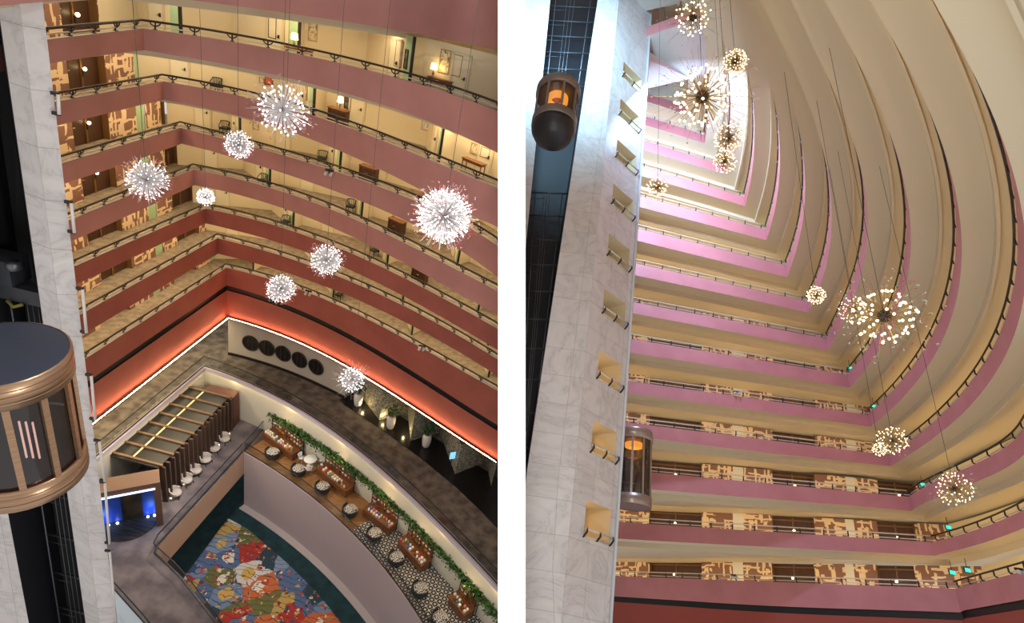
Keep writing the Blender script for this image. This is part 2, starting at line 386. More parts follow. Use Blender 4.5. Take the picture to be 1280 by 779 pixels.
def drop(fr, p, q, z):            # height of the plumb line from p on plane z down to pixel q
    P = fr.onz(p, z); A = np.stack([fr.d(q), [0, 0, 1.]], 1); return np.linalg.lstsq(A, P, rcond=None)[0][1]
def heights(fr, T, Bt, V, z, idx, plan, default=1.18):
    s, h = [], []
    pp = Path(plan)
    for i in idx:
        q = interp_line(Bt, V, T[i])
        if q is None: continue
        v = drop(fr, T[i], q, z)
        if .4 < v < 2.6: s.append(pp.near(fr.onz(T[i], z)[:2])); h.append(v)
    if not s: return None
    return s, h
def lateral(P, z): return [float(L.B.T[0]@np.array([p[0], p[1], z])) for p in P]
def clip_divider(P, z):             # end a wing inside the white divider between the two halls
    l = lateral(P, z-.6)
    for i in range(1, len(P)):
        if l[i] > 0:
            t = -l[i-1]/(l[i]-l[i-1]); return np.vstack([P[:i], P[i-1]*(1-t)+P[i]*t])
    return P
PLAN = {}                         # (side, k) -> plan, corner index, parapet height per vertex
VPL, VPR = (305.6, 1798.6), (838.0, -915.0)
def make_plan(side, k):
    fr = L if side == 'L' else R; z = ZL(k) if side == 'L' else ZR(k)
    if side == 'L' and k == 0:
        pts = [fr.onz(p, z-1.18)[:2] for p in [(60, 2), (176, -8), (300, 7), (367, 18), (433, 28), (500, 39), (567, 50), (622, 63)]]
        ci = 1
    else:
        T = (LT if side == 'L' else RT)[k]; pts = [fr.onz(p, z)[:2] for p in T]; ci = 1 if side == 'L' else RC[k]
    C = pts[ci]; a = pts[0]; dirn = unit(a-C)
    arm = [C+dirn*(np.linalg.norm(a-C)+(4.5 if side == 'L' else 3.0)), C]
    if side == 'R' and k >= 8:
        P7, c7 = PLAN['R', 7][0], PLAN['R', 7][1]; cur = P7[c7:]-P7[c7]+C
    else:
        cur = smooth(pts[ci:], 40, 3 if side == 'L' or k < 3 else 4, 8.0)
        cur[0] = C
        if side == 'L': cur = clip_divider(cur, z)
    n = 16; A = np.array([arm[0]*(1-t)+arm[1]*t for t in np.linspace(0, 1, n)])
    plan = np.vstack([A, cur[1:]]); c = n-1
    h = np.full(len(plan), 1.18); cum = Path(plan).c
    Bt = (LB if side == 'L' else RB).get(k)
    if Bt and len(Bt) > 1:
        T = (LT if side == 'L' else RT)[k]; V = VPL if side == 'L' else VPR
        for sel, lo, hi in ((range(0, ci+1), 0, c+1), (range(ci, len(T)), c, len(plan))):
            r = heights(fr, T, Bt, V, z, sel, plan)
            if r is None: continue
            s_, h_ = r
            if len(s_) > 1: a_, b_ = np.polyfit(s_, h_, 1)
            else: a_, b_ = 0, h_[0]
            v = np.clip(a_*np.clip(cum[lo:hi], min(s_), max(s_))+b_, .75, 1.75)
            h[lo:hi] = v
        h = np.convolve(np.pad(h, 3, mode='edge'), np.ones(7)/7, 'valid')
    PLAN[side, k] = (plan, c, h)
for k in range(0, 8): make_plan('L', k)
for k in range(0, 11): make_plan('R', k)
for k in range(11, 18):           # the topmost storeys repeat the step of the ones below
    P, c, h = PLAN['R', 10]; q, c9, _ = PLAN['R', 9]; st = (P[c]-q[c9])
    PLAN['R', k] = (P+st*(k-10), c, h)
def P3(P, z): return [(p[0], p[1], (z[i] if hasattr(z, '__len__') else z)) for i, p in enumerate(P)]

def parapet(side, k, mats, number):
    fr = L if side == 'L' else R; plan, c, h = PLAN[side, k]; z = ZL(k) if side == 'L' else ZR(k)
    i1 = offset(plan, .2); m = MB(); z = z+(2.4 if side == 'L' and k == 0 else 0); h = h+(2.4 if side == 'L' and k == 0 else 0)
    m.strip(P3(plan, z), P3(plan, z-h), 0)
    m.strip(P3(i1, z), P3(plan, z), 1)
    m.strip(P3(i1, z-FD), P3(i1, z), 2)
    o = struct(m, f'trim_{number}', mats, fr)
    return o
def soffit(side, k, number, reach):
    fr = L if side == 'L' else R; plan, c, h = PLAN[side, k]; z = ZL(k) if side == 'L' else ZR(k)
    w = 1.18; a = offset(plan, w); b = offset(plan, w+.14); e = offset(plan, reach); m = MB()
    m.strip(P3(plan, z-h), P3(a, z-h), 0)
    m.strip(P3(a, z-h), P3(a, z-h-.4), 0)
    m.strip(P3(a, z-h-.4), P3(b, z-h-.4), 0)
    m.strip(P3(b, z-h-.4), P3(b, z-h-.2), 0)
    m.strip(P3(b, z-h-.2), P3(e, z-h-.2), 0)
    return struct(m, f'ceiling_{number}', [M_SOFF], fr)
def carpet(side, k, number, reach):
    fr = L if side == 'L' else R; plan, c, h = PLAN[side, k]; z = ZL(k) if side == 'L' else ZR(k)
    a = offset(plan, .2); e = offset(plan, reach); m = MB()
    zf = z-np.minimum(FD, h-.06); m.strip(P3(a, zf), P3(e, zf), 0)
    return struct(m, f'floor_{number}', [M_CARP], fr)

# ---- handrails on forked brackets, one rail per storey
def bracket_mesh():
    m = MB()
    m.tube([(0, .06, .0), (0, .06, .10), (0, -.02, .18), (0, -.02, .30)], .035, 5)
    m.tube([(0, .02, .13), (-.16, -.02, .22), (-.22, -.02, .32)], .03, 5)
    m.tube([(0, .02, .13), (.16, -.02, .22), (.22, -.02, .32)], .03, 5)
    m.box((0, .06, .01), (.16, .12, .03))
    return m
def hook_mesh():
    m = MB()
    m.tube([(0, .14, -.02), (0, .05, .05), (0, -.05, .07), (0, -.12, .16), (0, -.12, .40), (0, -.08, .47)], .045, 6)
    m.box((0, .12, .0), (.16, .10, .05))
    return m
def railing(side, k, label, s0=0, s1=None):
    fr = L if side == 'L' else R; plan, c, h = PLAN[side, k]; z = ZL(k) if side == 'L' else ZR(k)
    p0 = plan[c]; base = (p0[0], p0[1], z)
    t = thing('balcony_handrail', label, 'handrail', base, fr, group='balcony handrails in the '+('downward' if side == 'L' else 'upward')+' view')
    mid = Path(offset(plan, .1)); step = 1.55 if side == 'L' else 1.6
    off = offset(plan, .08 if side == 'L' else -.02)
    def rel(P, zz): return [(p[0]-base[0], p[1]-base[1], zz) for p in P]
    rail_m = M_DARK if side == 'L' else M_RAILR
    if side == 'L': m = MB(); m.tube(rel(off, .34), .055, 6); m.build('top_rail', rail_m, parent=t)
    else:
        m = MB(); m.tube(rel(off[:c+1], .42), .05, 6); m.build('top_rail', rail_m, parent=t)
        m = MB(); m.tube(rel(off[c:], .42), .055, 6); m.build('shaded_wing_rail', M_DARK, parent=t)  # same pale rail, coloured dark along the wing to imitate shade
    m = MB(); m.tube(rel(offset(plan, .12 if side == 'L' else .06), .14), .028 if side == 'L' else .04, 6); m.build('lower_rail', M_RAILR, parent=t)
    first = None; cnt = 0; sc = Path(plan).c[c]
    S_ = list(np.arange(sc-.5, 1.0, -step))+list(np.arange(sc+.5, mid.len-.5, step))
    for s in S_:
        p, d = mid.fr(s*mid.len/Path(plan).len)
        mt = Matrix.Translation((p[0]-base[0], p[1]-base[1], 0)) @ Matrix.Rotation(math.atan2(d[1], d[0]), 4, 'Z')
        cnt += 1
        if first is None:
            first = (bracket_mesh() if side == 'L' else hook_mesh()).build('bracket', M_BLACK, parent=t); first.matrix_local = mt
        else: link_child(first, t, mt)
    return t

num = {'trim': 0, 'ceil': 0, 'floor': 0, 'door': 0}
def nx(k): num[k] += 1; return num[k]
for k in range(0, 7):
    parapet('L', k, [M_PINK if k < 5 else M_RED, M_COPE, M_CREAM], nx('trim'))  # lowest pink balconies coloured redder, putting the warm light below into the paint
    soffit('L', k, nx('ceil'), 6.0 if k < 3 else 5.0)
    if k: carpet('L', k, nx('floor'), 4.4)
    if k: railing('L', k, f'dark handrail on forked brackets along the {ORD[k]} pink balcony down in the downward view')
for k in range(0, 17):
    parapet('R', k, [M_PINKR, M_COPE, M_CREAM], nx('trim'))
    if k: soffit('R', k, nx('ceil'), 4.6 if k > 3 else 17)
    carpet('R', k, nx('floor'), 2.6)
    if k < 13: railing('R', k, f'pale handrail on hooked black posts along the {["lowest","second","third","fourth","fifth","sixth","seventh","eighth","ninth","tenth","eleventh","twelfth","thirteenth"][k]} rose balcony up in the upward view')

# ---- corridor walls, doors and niches
def wall_seg(m, a, b, z0, z1, mi, u0=0):
    l = math.dist(a, b)
    m.quad((*b, z0), (*a, z0), (*a, z1), (*b, z1), mi, [(u0+l, z0), (u0, z0), (u0, z1), (u0+l, z1)])
def recess_door(fr, a, b, z0, z1, nrm, number):
    # brown panelled recess with a door leaf; a -> b along the wall, nrm points into the corridor
    a = np.array(a); b = np.array(b); d = b-a; w = np.linalg.norm(d); d = d/w; n = np.array(nrm); rz = math.atan2(d[1], d[0]); c = (a+b)/2
    e = .35; m = MB(); A, Bq = a-n*e, b-n*e
    wall_seg(m, A, Bq, z0, z1, 0); wall_seg(m, a, A, z0, z1, 1); wall_seg(m, Bq, b, z0, z1, 1)
    for s in (0, w/2, w): q = A+d*s+n*.03; m.box((q[0], q[1], (z0+z1)/2), (.10, .08, z1-z0), rz, 1)
    q = c-n*(e-.05); m.box((q[0], q[1], z0+2.25), (w, .08, .1), rz, 1)
    o = m.build(f'door_{number}', [M_BROWN, M_BROWNP], fr, kind='structure')
    og = np.array(o.matrix_world.translation); inv = fr.T.inverted() @ o.matrix_world.translation
    hm = MB(); q = A+d*w*.82+n*.09; hm.tube([(q[0]-inv[0], q[1]-inv[1], z0+1.0-inv[2]), (q[0]+d[0]*.12-inv[0], q[1]+d[1]*.12-inv[1], z0+1.0-inv[2])], .025, 6)
    hm.build('door_handle', M_RAILR, parent=o)
    return o
def sconce(fr, p, label, rz, first=[None], r=.09):
    if first[0] is None:
        t = thing('wall_sconce', label, 'lamp', p, fr, rz, 'corridor wall sconces')
        m = MB(); m.box((0, -.03, -.1), (.08, .05, .34)); m.build('backplate', M_DARK, parent=t)
        m = MB(); m.sphere((0, .09, .1), r, 10, 8); m.build('glowing_shade', M_LAMP, parent=t)
        m = MB(); m.tube([(0, -.02, -.05), (0, .09, -.02), (0, .09, .02)], .015, 5); m.build('arm', M_DARK, parent=t)
        first[0] = t; return t
    return dup(first[0], fr, p, rz, label)
SCN = []
def arm_walls_L(k):
    plan, c, h = PLAN['L', k]; up, cu, hu = PLAN['L', k-1]; z0 = ZL(k)-FD; z1 = ZL(k-1)-1.38
    C = plan[c]; a = plan[0]; d = unit(a-C); n = unit(np.array([d[1], -d[0]]));
    if n@(np.array([-3.5*S, 6*S])-C) < 0: n = -n        # n: into the hall
    W = lambda s: C-n*2.4+d*s*S
    s0 = {1: .5, 2: 1.15, 3: 1.74, 4: 2.11, 5: 2.4, 6: 2.75, 7: 3.3}[k]; end = -.74
    # the wing wall meets this wall where both run 2.4 m behind the parapets
    it = []; s = np.linalg.norm(a-C)/S-.2
    seq = [(s0, 'p'), (s0-.85, 'd'), (s0-1.6, 'p'), (s0-1.85, 'g'), (s0-2.35, 'p'), (s0-3.2, 'd'), (s0-3.8, 'p'), (s0-4.05, 'g'), (s0-5.2, 'p')]
    m = MB(); dn = 0
    for e, kd in seq:
        if s <= end: break
        e = max(e, end)
        if e >= s: continue
        p, q = W(s), W(e)
        if kd == 'p': wall_seg(m, q, p, z0, z1, 0, s*S)
        elif kd == 'g': wall_seg(m, q-n*.05, p-n*.05, z0, z1, 1)
        else:
            recess_door(L, q, p, z0, z1, n, nx('door')); dn += 1
            if (k, dn) in ((1, 1), (2, 1), (3, 1), (4, 1), (5, 1), (4, 2), (5, 2)) and s-e > .3:
                sp = (p*.5+q*.5)-n*.2
                SCN.append((k, dn, sp)); sconce(L, (sp[0], sp[1], z0+(1.67-{1: 1.0, 2: .75, 3: .62, 4: .55, 5: .5}[k] if dn == 1 else 1.32)), f'small glowing wall sconce at the {"near" if dn == 1 else "far"} brown door behind the {ORD[k]} balcony down, straight wing', math.atan2(-n[0], n[1]))
        s = e
    struct(m, f'wall_corridor_{k}', [M_PAT, M_GREEN], L)
for k in range(1, 8): arm_walls_L(k)
GREEN = {1: [.53, 1.94, 3.54, 5.5, 7.2], 2: [.05, 2.2, 4.77, 7.0], 3: [.83, 2.91, 5.64, 8], 4: [1.28, 3.42, 5.9, 8.2], 5: [1.68, 4.07, 6.5, 8.8], 6: [-.2, 2.16, 4.6, 7.0, 9.2], 7: [.4, 2.6, 5.0, 7.3, 9.5]}
BAYS = {}; SEGS = {}
def white_door(fr, a, b, z0, number, hgt=2.15):
    a = np.array(a); b = np.array(b); d = unit(b-a); rz = math.atan2(d[1], d[0]); w = math.dist(a, b); n = np.array([d[1], -d[0]]); c = (a+b)/2+n*.02
    m = MB(); m.box((c[0], c[1], z0+hgt/2), (w-.16, .05, hgt), rz, 0)
    for s in (-1, 1): q = c+d*s*(w/2-.05)+n*.02; m.box((q[0], q[1], z0+hgt/2+.03), (.1, .09, hgt+.1), rz, 1)
    q = c+n*.02; m.box((q[0], q[1], z0+hgt+.05), (w, .09, .1), rz, 1)
    o = m.build(f'door_{number}', [mat('ivory_door', (232, 220, 186), .5), mat('ivory_frame', (214, 198, 160), .5)], fr, kind='structure')
    inv = fr.T.inverted() @ o.matrix_world.translation
    hm = MB(); q = c+d*(w/2-.25)+n*.06; hm.box((q[0]-inv[0], q[1]-inv[1], z0+1.05-inv[2]), (.07, .07, .16), rz); hm.box((q[0]-d[0]*.08-inv[0]+n[0]*.03, q[1]-d[1]*.08-inv[1]+n[1]*.03, z0+1.03-inv[2]), (.14, .03, .03), rz)
    hm.build('door_lock', M_BLACK, parent=o)
def wing_walls_L(k):
    plan, c, h = PLAN['L', k]; z0 = ZL(k)-FD; z1 = ZL(k-1)-1.38; P = Path(plan[c:])
    W = [(-.0, None)]; pts = [P.at(0, 0)]
    m = MB()
    Cn = offset(plan, 2.4)[c]; cur = Cn; bays = []; segs = []
    for g in GREEN[k]:
        if g < .3: continue
        deep = max(g-.85, .15)
        A = P.at(deep*S, 1.28*S); Fp = P.at(g*S, .58*S)
        if g*S > P.len-1: break
        wall_seg(m, cur, A, z0, z1, 0); segs.append((cur, A)); segs.append((A, P.at(g*S, .58*S)))
        if math.dist(cur, A) > 3.2: bays.append(('back', cur, A))
        v = Fp-A; l = np.linalg.norm(v); v = v/l; G0 = A+v*(l-.62)
        wall_seg(m, A, G0, z0, z1, 0); wall_seg(m, G0, Fp, z0, z1, 1); bays.append(('side', A, G0))
        wd = np.array([-v[1], v[0]]); E_ = P.at(g*S+.05, .92*S)
        wall_seg(m, Fp, E_, z0, z1, 0)
        m.box((Fp[0], Fp[1], (z0+z1)/2), (.12, .12, z1-z0), math.atan2(v[1], v[0]), 2)
        cur = E_
    e = P.at(P.len, .95*S); wall_seg(m, cur, e, z0, z1, 0); segs.append((cur, e)); bays.append(('back', cur, e))
    struct(m, f'wall_wing_{k}', [M_WALL, M_GREEN, M_BLACK], L)
    BAYS[k] = bays; SEGS[k] = segs
    for kind, a, b in bays:
        l = math.dist(a, b); d = unit(np.array(b)-a)
        if kind == 'back' and l > 3.4 and k <= 6: white_door(L, a+d*1.5, a+d*2.55, z0, nx('door'))
        if kind == 'side' and l > 1.6 and k <= 6: white_door(L, a+d*(l-1.35), a+d*(l-.3), z0, nx('door'))
for k in range(1, 8): wing_walls_L(k)
# right-hand building
def walls_R(k):
    plan, c, h = PLAN['R', k]; z0 = ZR(k)-FD; z1 = ZR(k+1)-1.4; off = offset(plan, 2.4); m = MB()
    a, b = off[0], off[c]; d = unit(b-a); n = np.array([d[1], -d[0]])
    if k <= 6:
        T = RT[k]; yb = lambda x: float(np.interp(x, [q[0] for q in T[:RC[k]+1]], [q[1] for q in T[:RC[k]+1]]))-14
        pos = lambda x: float((R.hit((x, yb(x)), a, b)[:2]-a)@d)
        Lw = math.dist(a, b); cur = 0; dn = 0
        for x0, x1, kd in ((812, 877, 'd'), (916, 929, 'g'), (965, 1018, 'd'), (1057, 1068, 'g'), (1097, 1144, 'd')):
            s0, s1 = pos(x0), pos(x1)
            if s1 > Lw-.6: break
            wall_seg(m, a+d*cur, a+d*s0, z0, z1, 0, cur)
            if kd == 'g': wall_seg(m, a+d*s0, a+d*s1, z0, z1, 1)
            else:
                recess_door(R, a+d*s0, a+d*s1, z0, z1, n, nx('door')); dn += 1
                if k <= 2 or (k == 3 and dn == 1):
                    sp = a+d*(s0*.5+s1*.5)+n*.05
                    sconce(R, (sp[0], sp[1], z0+1.27), f'lit sconce at the {["first", "middle", "last"][dn-1]} dark door from the marble tower, {["lowest", "second", "third", "fourth"][k]} rose balcony up', math.atan2(-n[0], n[1]), r=.09)
            cur = s1
        wall_seg(m, a+d*cur, b, z0, z1, 0, cur)
    else: wall_seg(m, a, b, z0, z1, 2)
    for i in range(c, len(off)-1): wall_seg(m, off[i], off[i+1], z0, z1, 2)
    struct(m, f'wall_gallery_{k}', [M_PAT, mat('white_glass_panel', (228, 222, 204), .3), M_WALL], R)
for k in range(0, 16): walls_R(k)

# ---- added glow strips, kept out of view, standing in for corridor downlights
def fill_strip(fr, P, z, width, name, number, strength, rgb=(255, 230, 190), vertical=False):
    m = MB()
    if vertical: m.strip(P3(P, z), P3(P, z-width), 0)
    else: m.strip(P3(P, z), P3(offset(P, width), z), 0)
    o = m.build(name, [mat(f'{name}_glow_{strength}_{rgb[2]}', (255, 255, 255), emit=rgb, strength=strength)], fr)
    return o
LS = 30.0; RS = 28.0
for k in range(1, 8):
    up, cu, hu = PLAN['L', k-1]; low = offset(PLAN['L', k][0], 1.15); Pu = Path(up); low = [q for q in low]
    for i, q in enumerate(low):   # keep the added strip well behind the edge of the storey above
        s_ = Pu.near(q); b_, d_ = Pu.fr(s_); u_ = (q-b_)@np.array([-d_[1], d_[0]])
        if u_ < 1.75: low[i] = Pu.at(s_, 1.75)
    low = np.array([q for i, q in enumerate(low) if i == 0 or np.linalg.norm(q-low[i-1]) > .02]); hl = np.interp([Pu.near(q) for q in low], Pu.c, hu)
    o = fill_strip(L, low, ZL(k-1)-hl-.30, .14, 'corridor_fill_strip', k, LS)
    tag(o, f'added warm glow strip above the {ORD[k]} corridor down in the downward view', 'lamp', 'added corridor glow strips')
for k in range(0, 13):  # added strips hidden behind the parapets to warm walls and soffits
    plan, c, h = PLAN['R', k+1]; hh = float(np.mean(h)); o = fill_strip(R, offset(PLAN['R', k][0], .23), ZR(k)-.35, .12, 'corridor_fill_strip', k, RS, (255, 228, 178), vertical=True)
    tag(o, f'added warm glow strip hidden behind the parapet of the {["lowest","second","third","fourth","fifth","sixth","seventh","eighth","ninth","tenth","eleventh","twelfth","thirteenth"][k]} rose balcony up', 'lamp', 'added corridor glow strips')
# ================================================================ white divider standing in for the blank gap between the two views
d0, dz = 13.0, 62.0
fw = L.B@np.array([0, 0, -1.0]); pts = [L.at(p, d0) for p in ((622.6, -700), (656.8, -700), (656.8, 1400), (622.6, 1400))]
m = MB(); v = [tuple(p) for p in pts]+[tuple(p+fw*dz) for p in pts]
m.add(v, [(0, 1, 2, 3), (7, 6, 5, 4), (0, 4, 5, 1), (1, 5, 6, 2), (2, 6, 7, 3), (3, 7, 4, 0)])
struct(m, 'gap_divider', M_WHITE, L)

# ================================================================ hall seen from above: the podium storeys
Z7, ZM, ZD, ZG = ZL(7), ZL(7)-2.65*S, ZL(7)-4.05*S, ZL(7)-5.90*S
plan7, c7, _ = PLAN['L', 7]; z = Z7
h7 = np.concatenate([np.full(c7, 1.42*S), np.linspace(1.42, 1.72, len(plan7)-c7)*S])
sh = np.concatenate([np.full(c7, .50*S), np.linspace(.50, .84, len(plan7)-c7)*S])
m = MB(); bk = offset(plan7, .10); i7 = offset(plan7, .25); lip = offset(plan7, -.34)
m.strip(P3(plan7, z), P3(plan7, z-sh), 0); m.strip(P3(plan7, z-sh), P3(bk, z-sh), 2)
m.strip(P3(bk, z-sh), P3(bk, z-sh-.45), 2); m.strip(P3(bk, z-sh-.45), P3(plan7, z-sh-.45), 2)
m.strip(P3(plan7, z-sh-.45), P3(plan7, z-h7), 0); m.strip(P3(i7, z), P3(plan7, z), 1); m.strip(P3(i7, z-FD), P3(i7, z), 1)
struct(m, f'trim_{nx("trim")}', [M_RED, M_COPE, M_BLACK], L)
carpet('L', 7, nx('floor'), 4.4); railing('L', 7, 'dark handrail on forked brackets along the seventh balcony down, above the tall red band')
# lamp ledge under the red band
m = MB(); m.strip(P3(lip, z-h7-.04), P3(offset(plan7, .3), z-h7-.04), 0); m.strip(P3(lip, z-h7+.05), P3(lip, z-h7-.04), 0); m.strip(P3(offset(plan7, .02), z-h7-.14), P3(offset(plan7, .02), z-h7-.04), 0)
struct(m, f'trim_{nx("trim")}', [M_BLACK], L)
m = MB(); l2 = offset(plan7, -.29); l3 = offset(plan7, -.22); m.strip(P3(l2, z-h7+.02), P3(l3, z-h7+.02), 0)
tag(m.build('ledge_strip_light', mat('orange_led', (255, 255, 255), emit=(255, 170, 122), strength=52), L), 'continuous glowing orange light strip under the tall red band', 'lamp')

# mezzanine: slab edge, floor, walls
def onplan(pts, z): return [L.onz(p, z)[:2] for p in pts]
mc = onplan([(161, 540), (256, 460)], ZM); mcur = onplan([(256, 460), (297, 473), (342, 496), (399, 530), (430, 550), (473, 590), (545, 650), (621, 735.6)], ZM)
a_ = mc[1]+(mc[0]-mc[1])*2.2
M_A = [a_*(1-t)+mc[1]*t for t in np.linspace(0, 1, 8)]
M_C = smooth(mcur, 36, 3, 6); M_C[0] = mc[1]; M_C = clip_divider(M_C, ZM)
MP = np.vstack([np.array(M_A), M_C[1:]]); cm = 7
m = MB(); m.strip(P3(offset(MP, .12), ZM), P3(offset(MP, 7.5), ZM), 0); struct(m, f'floor_{nx("floor")}', mat('grey_beige_carpet', (128, 118, 106), .95, fn=noisy((82, 74, 68), (128, 118, 106), 1.4, 5)), L)
m = MB()
m.strip(P3(offset(MP, .30), ZM+.02), P3(MP, ZM+.02), 0); m.strip(P3(MP, ZM+.02), P3(MP, ZM-.32), 0); m.strip(P3(MP, ZM-.32), P3(offset(MP, .35), ZM-.32), 0)
struct(m, f'trim_{nx("trim")}', [mat('lilac_slab_edge', (196, 186, 196), .6)], L)
m = MB(); w1 = offset(MP, .38); m.strip(P3(w1, ZM-.3), P3(w1, ZD), 0); struct(m, 'wall_mezzanine', [mat('ivory_plaster', (206, 200, 182), .7)], L)
m = MB(); m.strip(P3(offset(MP, .06), ZM-.335), P3(offset(MP, .12), ZM-.335), 0)
tag(m.build('slab_strip_light', mat('white_led', (255, 255, 255), emit=(255, 236, 190), strength=16), L), 'thin white light strip under the curved mezzanine edge', 'lamp')
def glass_rail(fr, P, z, hgt, label, out=.1, rail_mat=M_BLACK, step=3.0, glass=True):
    P = np.array(P); base = (P[0][0], P[0][1], z); t = thing('glass_balustrade', label, 'balustrade', base, fr)
    rel = lambda Q, zz: [(q[0]-base[0], q[1]-base[1], zz) for q in Q]
    q = offset(P, out)
    m = MB(); m.tube(rel(q, hgt), .04, 6); m.build('top_rail', rail_mat, parent=t)
    m = MB(); m.strip(rel(q, 0), rel(q, hgt), 0); m.build('glass_panel', M_GLASS, parent=t)
    m = MB(); m.strip(rel(offset(P, out-.04), .06), rel(offset(P, out+.04), .06), 0); m.strip(rel(offset(P, out-.04), 0), rel(offset(P, out-.04), .06), 0); m.build('base_channel', M_DARK, parent=t)
    return t
glass_rail(L, MP, ZM, 1.0, 'black-topped glass balustrade round the curved mezzanine edge', .18)
# wall with five portholes, flush below the red band
P7 = Path(plan7[c7:]); w0 = P7.near(L.onz((428, 500), ZM)[:2])
ptop = Z7-1.35*S
ss = np.linspace(0, w0, 14); W0 = [P7.at(s, .12) for s in ss]
m = MB(); m.strip(P3(W0, ZM), P3(W0, ptop), 0); e = P7.at(w0, .12); f_ = P7.at(w0, 1.4); wall_seg(m, e, f_, ZM, ptop, 0)
g0 = P7.at(0, .12); A7 = Path(plan7[:c7+1]); g1 = A7.at(A7.len-.9, .12); 
struct(m, 'wall_porthole', [mat('taupe_plaster', (176, 166, 152), .7)], L)
m = MB(); m.strip(P3([P7.at(s, .02) for s in ss], ZM+.22), P3([P7.at(s, .02) for s in ss], ZM), 0); m.strip(P3([P7.at(s, .14) for s in ss], ZM+.22), P3([P7.at(s, .02) for s in ss], ZM+.22), 0)
struct(m, 'baseboard_porthole', M_BLACK, L)
wn = 0
for p in ((313.5, 427), (334, 434.5), (354, 443), (374.5, 451.5), (395.5, 461.5)):
    zc = ZM+1.75
    s = min(np.linspace(0, w0, 200), key=lambda q: abs((lambda v: (v[0]/-v[2])*1)(L.B.T@np.array([*P7.at(q, .1), zc]))-(p[0]-640)/FOC))
    c_, d_ = P7.fr(s); n_ = np.array([d_[1], -d_[0]]); c_ = P7.at(s, .08)
    ax = [np.array([d_[0], d_[1], 0]), np.array([n_[0], n_[1], 0]), np.array([0, 0, 1.])]; r = .72; wn += 1
    m = MB(); ring = lambda rr, off: [np.array([c_[0], c_[1], zc])+ax[1]*off+rr*(math.cos(a)*ax[0]+math.sin(a)*ax[2]) for a in np.linspace(0, 2*math.pi, 37)[:-1]]
    m.poly(ring(r, .03), 0)
    o = m.build(f'window_{wn}', [mat('dark_porthole_glass', (26, 24, 24), .25)], L, kind='structure'); inv = L.T.inverted()@o.matrix_world.translation
    m = MB(); m.tube([q-np.array(inv) for q in ring(r, .03)], .06, 6, closed=True); m.build('window_frame', M_DARK, parent=o)
    m = MB()
    for a in (-.3, .3): m.box(np.array([c_[0], c_[1], zc])+ax[1]*.04+ax[0]*a*r-np.array(inv), (.03, .03, 1.8*r), ax=ax)
    m.build('window_bar', mat('dim_bar', (60, 55, 50), .5), parent=o)
# zigzag stone wall and black granite strip beyond the portholes
ap = onplan([(474, 525.5), (513, 551.5), (568.6, 593)], ZM); st = np.array(P7.at(w0+.2, 1.5)); mS = MB(); cur = st; stop = Z7-1.74*S
for q in ap:
    s = P7.near(q); back = P7.at(s+1.0, 2.3)
    wall_seg(mS, cur, q, ZM, stop, 0); wall_seg(mS, q, back, ZM, stop, 0); cur = back
e = P7.at(P7.len-.2, .4); wall_seg(mS, cur, e, ZM, stop, 0)
struct(mS, 'wall_stone', mat('split_stone', fn=stone_fn, rough=.8), L)
gq = onplan([(424, 500), (430, 506), (487.7, 544.7), (532, 578), (570.5, 610), (600, 638), (640, 680)], ZM)
gp = [tuple(q) for q in gq]+[tuple(P7.at(s, 1.5)) for s in np.linspace(P7.len-.3, w0, 12)]
m = MB(); m.prism(gp, ZM+.005, ZM+.03); struct(m, f'floor_{nx("floor")}', mat('black_granite', (26, 24, 24), .25), L)
# ceiling over the mezzanine
m = MB(); m.strip(P3(offset(plan7, .1), ptop+.3), P3(offset(plan7, 6), ptop+.3), 0); struct(m, f'ceiling_{nx("ceil")}', M_SOFF, L)
# inner wall of the mezzanine's straight side
A_ = np.array(M_A); aw = offset(A_, 3.2)
m = MB(); m.strip(P3(aw, ZM), P3(aw, ZM+4), 0); struct(m, 'wall_lobby', M_CREAM, L)
m = MB(); m.strip(P3(offset(A_, 3.12), ZM+.2), P3(offset(A_, 3.12), ZM), 0); m.strip(P3(offset(A_, 3.2), ZM+.2), P3(offset(A_, 3.12), ZM+.2), 0); struct(m, 'baseboard_lobby', M_BLACK, L)

# dining deck: bridge with a curved ring beyond it
rim = onplan([(305, 566), (338, 584), (370, 607.5), (400, 635), (458, 684.7), (497, 735.6), (526, 779)], ZD)
RIM = smooth(rim, 36, 3, 5); RIM[0] = rim[0]
carp = mat('mauve_grey_carpet', (120, 112, 114), .95, fn=noisy((92, 85, 90), (128, 119, 122), .9, 6))
deck = onplan([(305, 566), (200, 682), (195.6, 691), (224.6, 718), (247.5, 745.6), (270.5, 776), (292, 810), (120, 830), (60, 700), (90, 600), (160, 560), (255, 480), (329, 500), (330, 536)], ZD)
m = MB(); m.prism([tuple(q) for q in deck[::-1]], ZD-.71*S, ZD-.004, 1, 0); struct(m, f'floor_{nx("floor")}', [carp, mat('tan_plaster', (196, 166, 142), .7)], L)
rl = len(RIM); cut = min(range(rl), key=lambda i: np.linalg.norm(RIM[i]-L.onz((434, 662), ZD)[:2]))
outer = offset(RIM, 7.0)
m = MB(); m.strip(P3(offset(RIM, .16)[:cut+1], ZD), P3(outer[:cut+1], ZD), 0); struct(m, f'floor_{nx("floor")}', mat('oak_boards', fn=wood_fn((120, 82, 48), (168, 122, 76), (1, 5, 1)), rough=.35), L)
m = MB(); m.strip(P3(offset(RIM, .16)[cut:], ZD), P3(outer[cut:], ZD), 0); struct(m, f'floor_{nx("floor")}', mat('encaustic_tile', fn=tile_fn, rough=.5), L)
m = MB(); m.strip(P3(offset(RIM, .16), ZD+.01), P3(RIM, ZD+.01), 0); m.strip(P3(RIM, ZD+.01), P3(RIM, ZG), 0)
struct(m, 'wall_ballroom', mat('lilac_plaster', (176, 160, 162), .75), L)
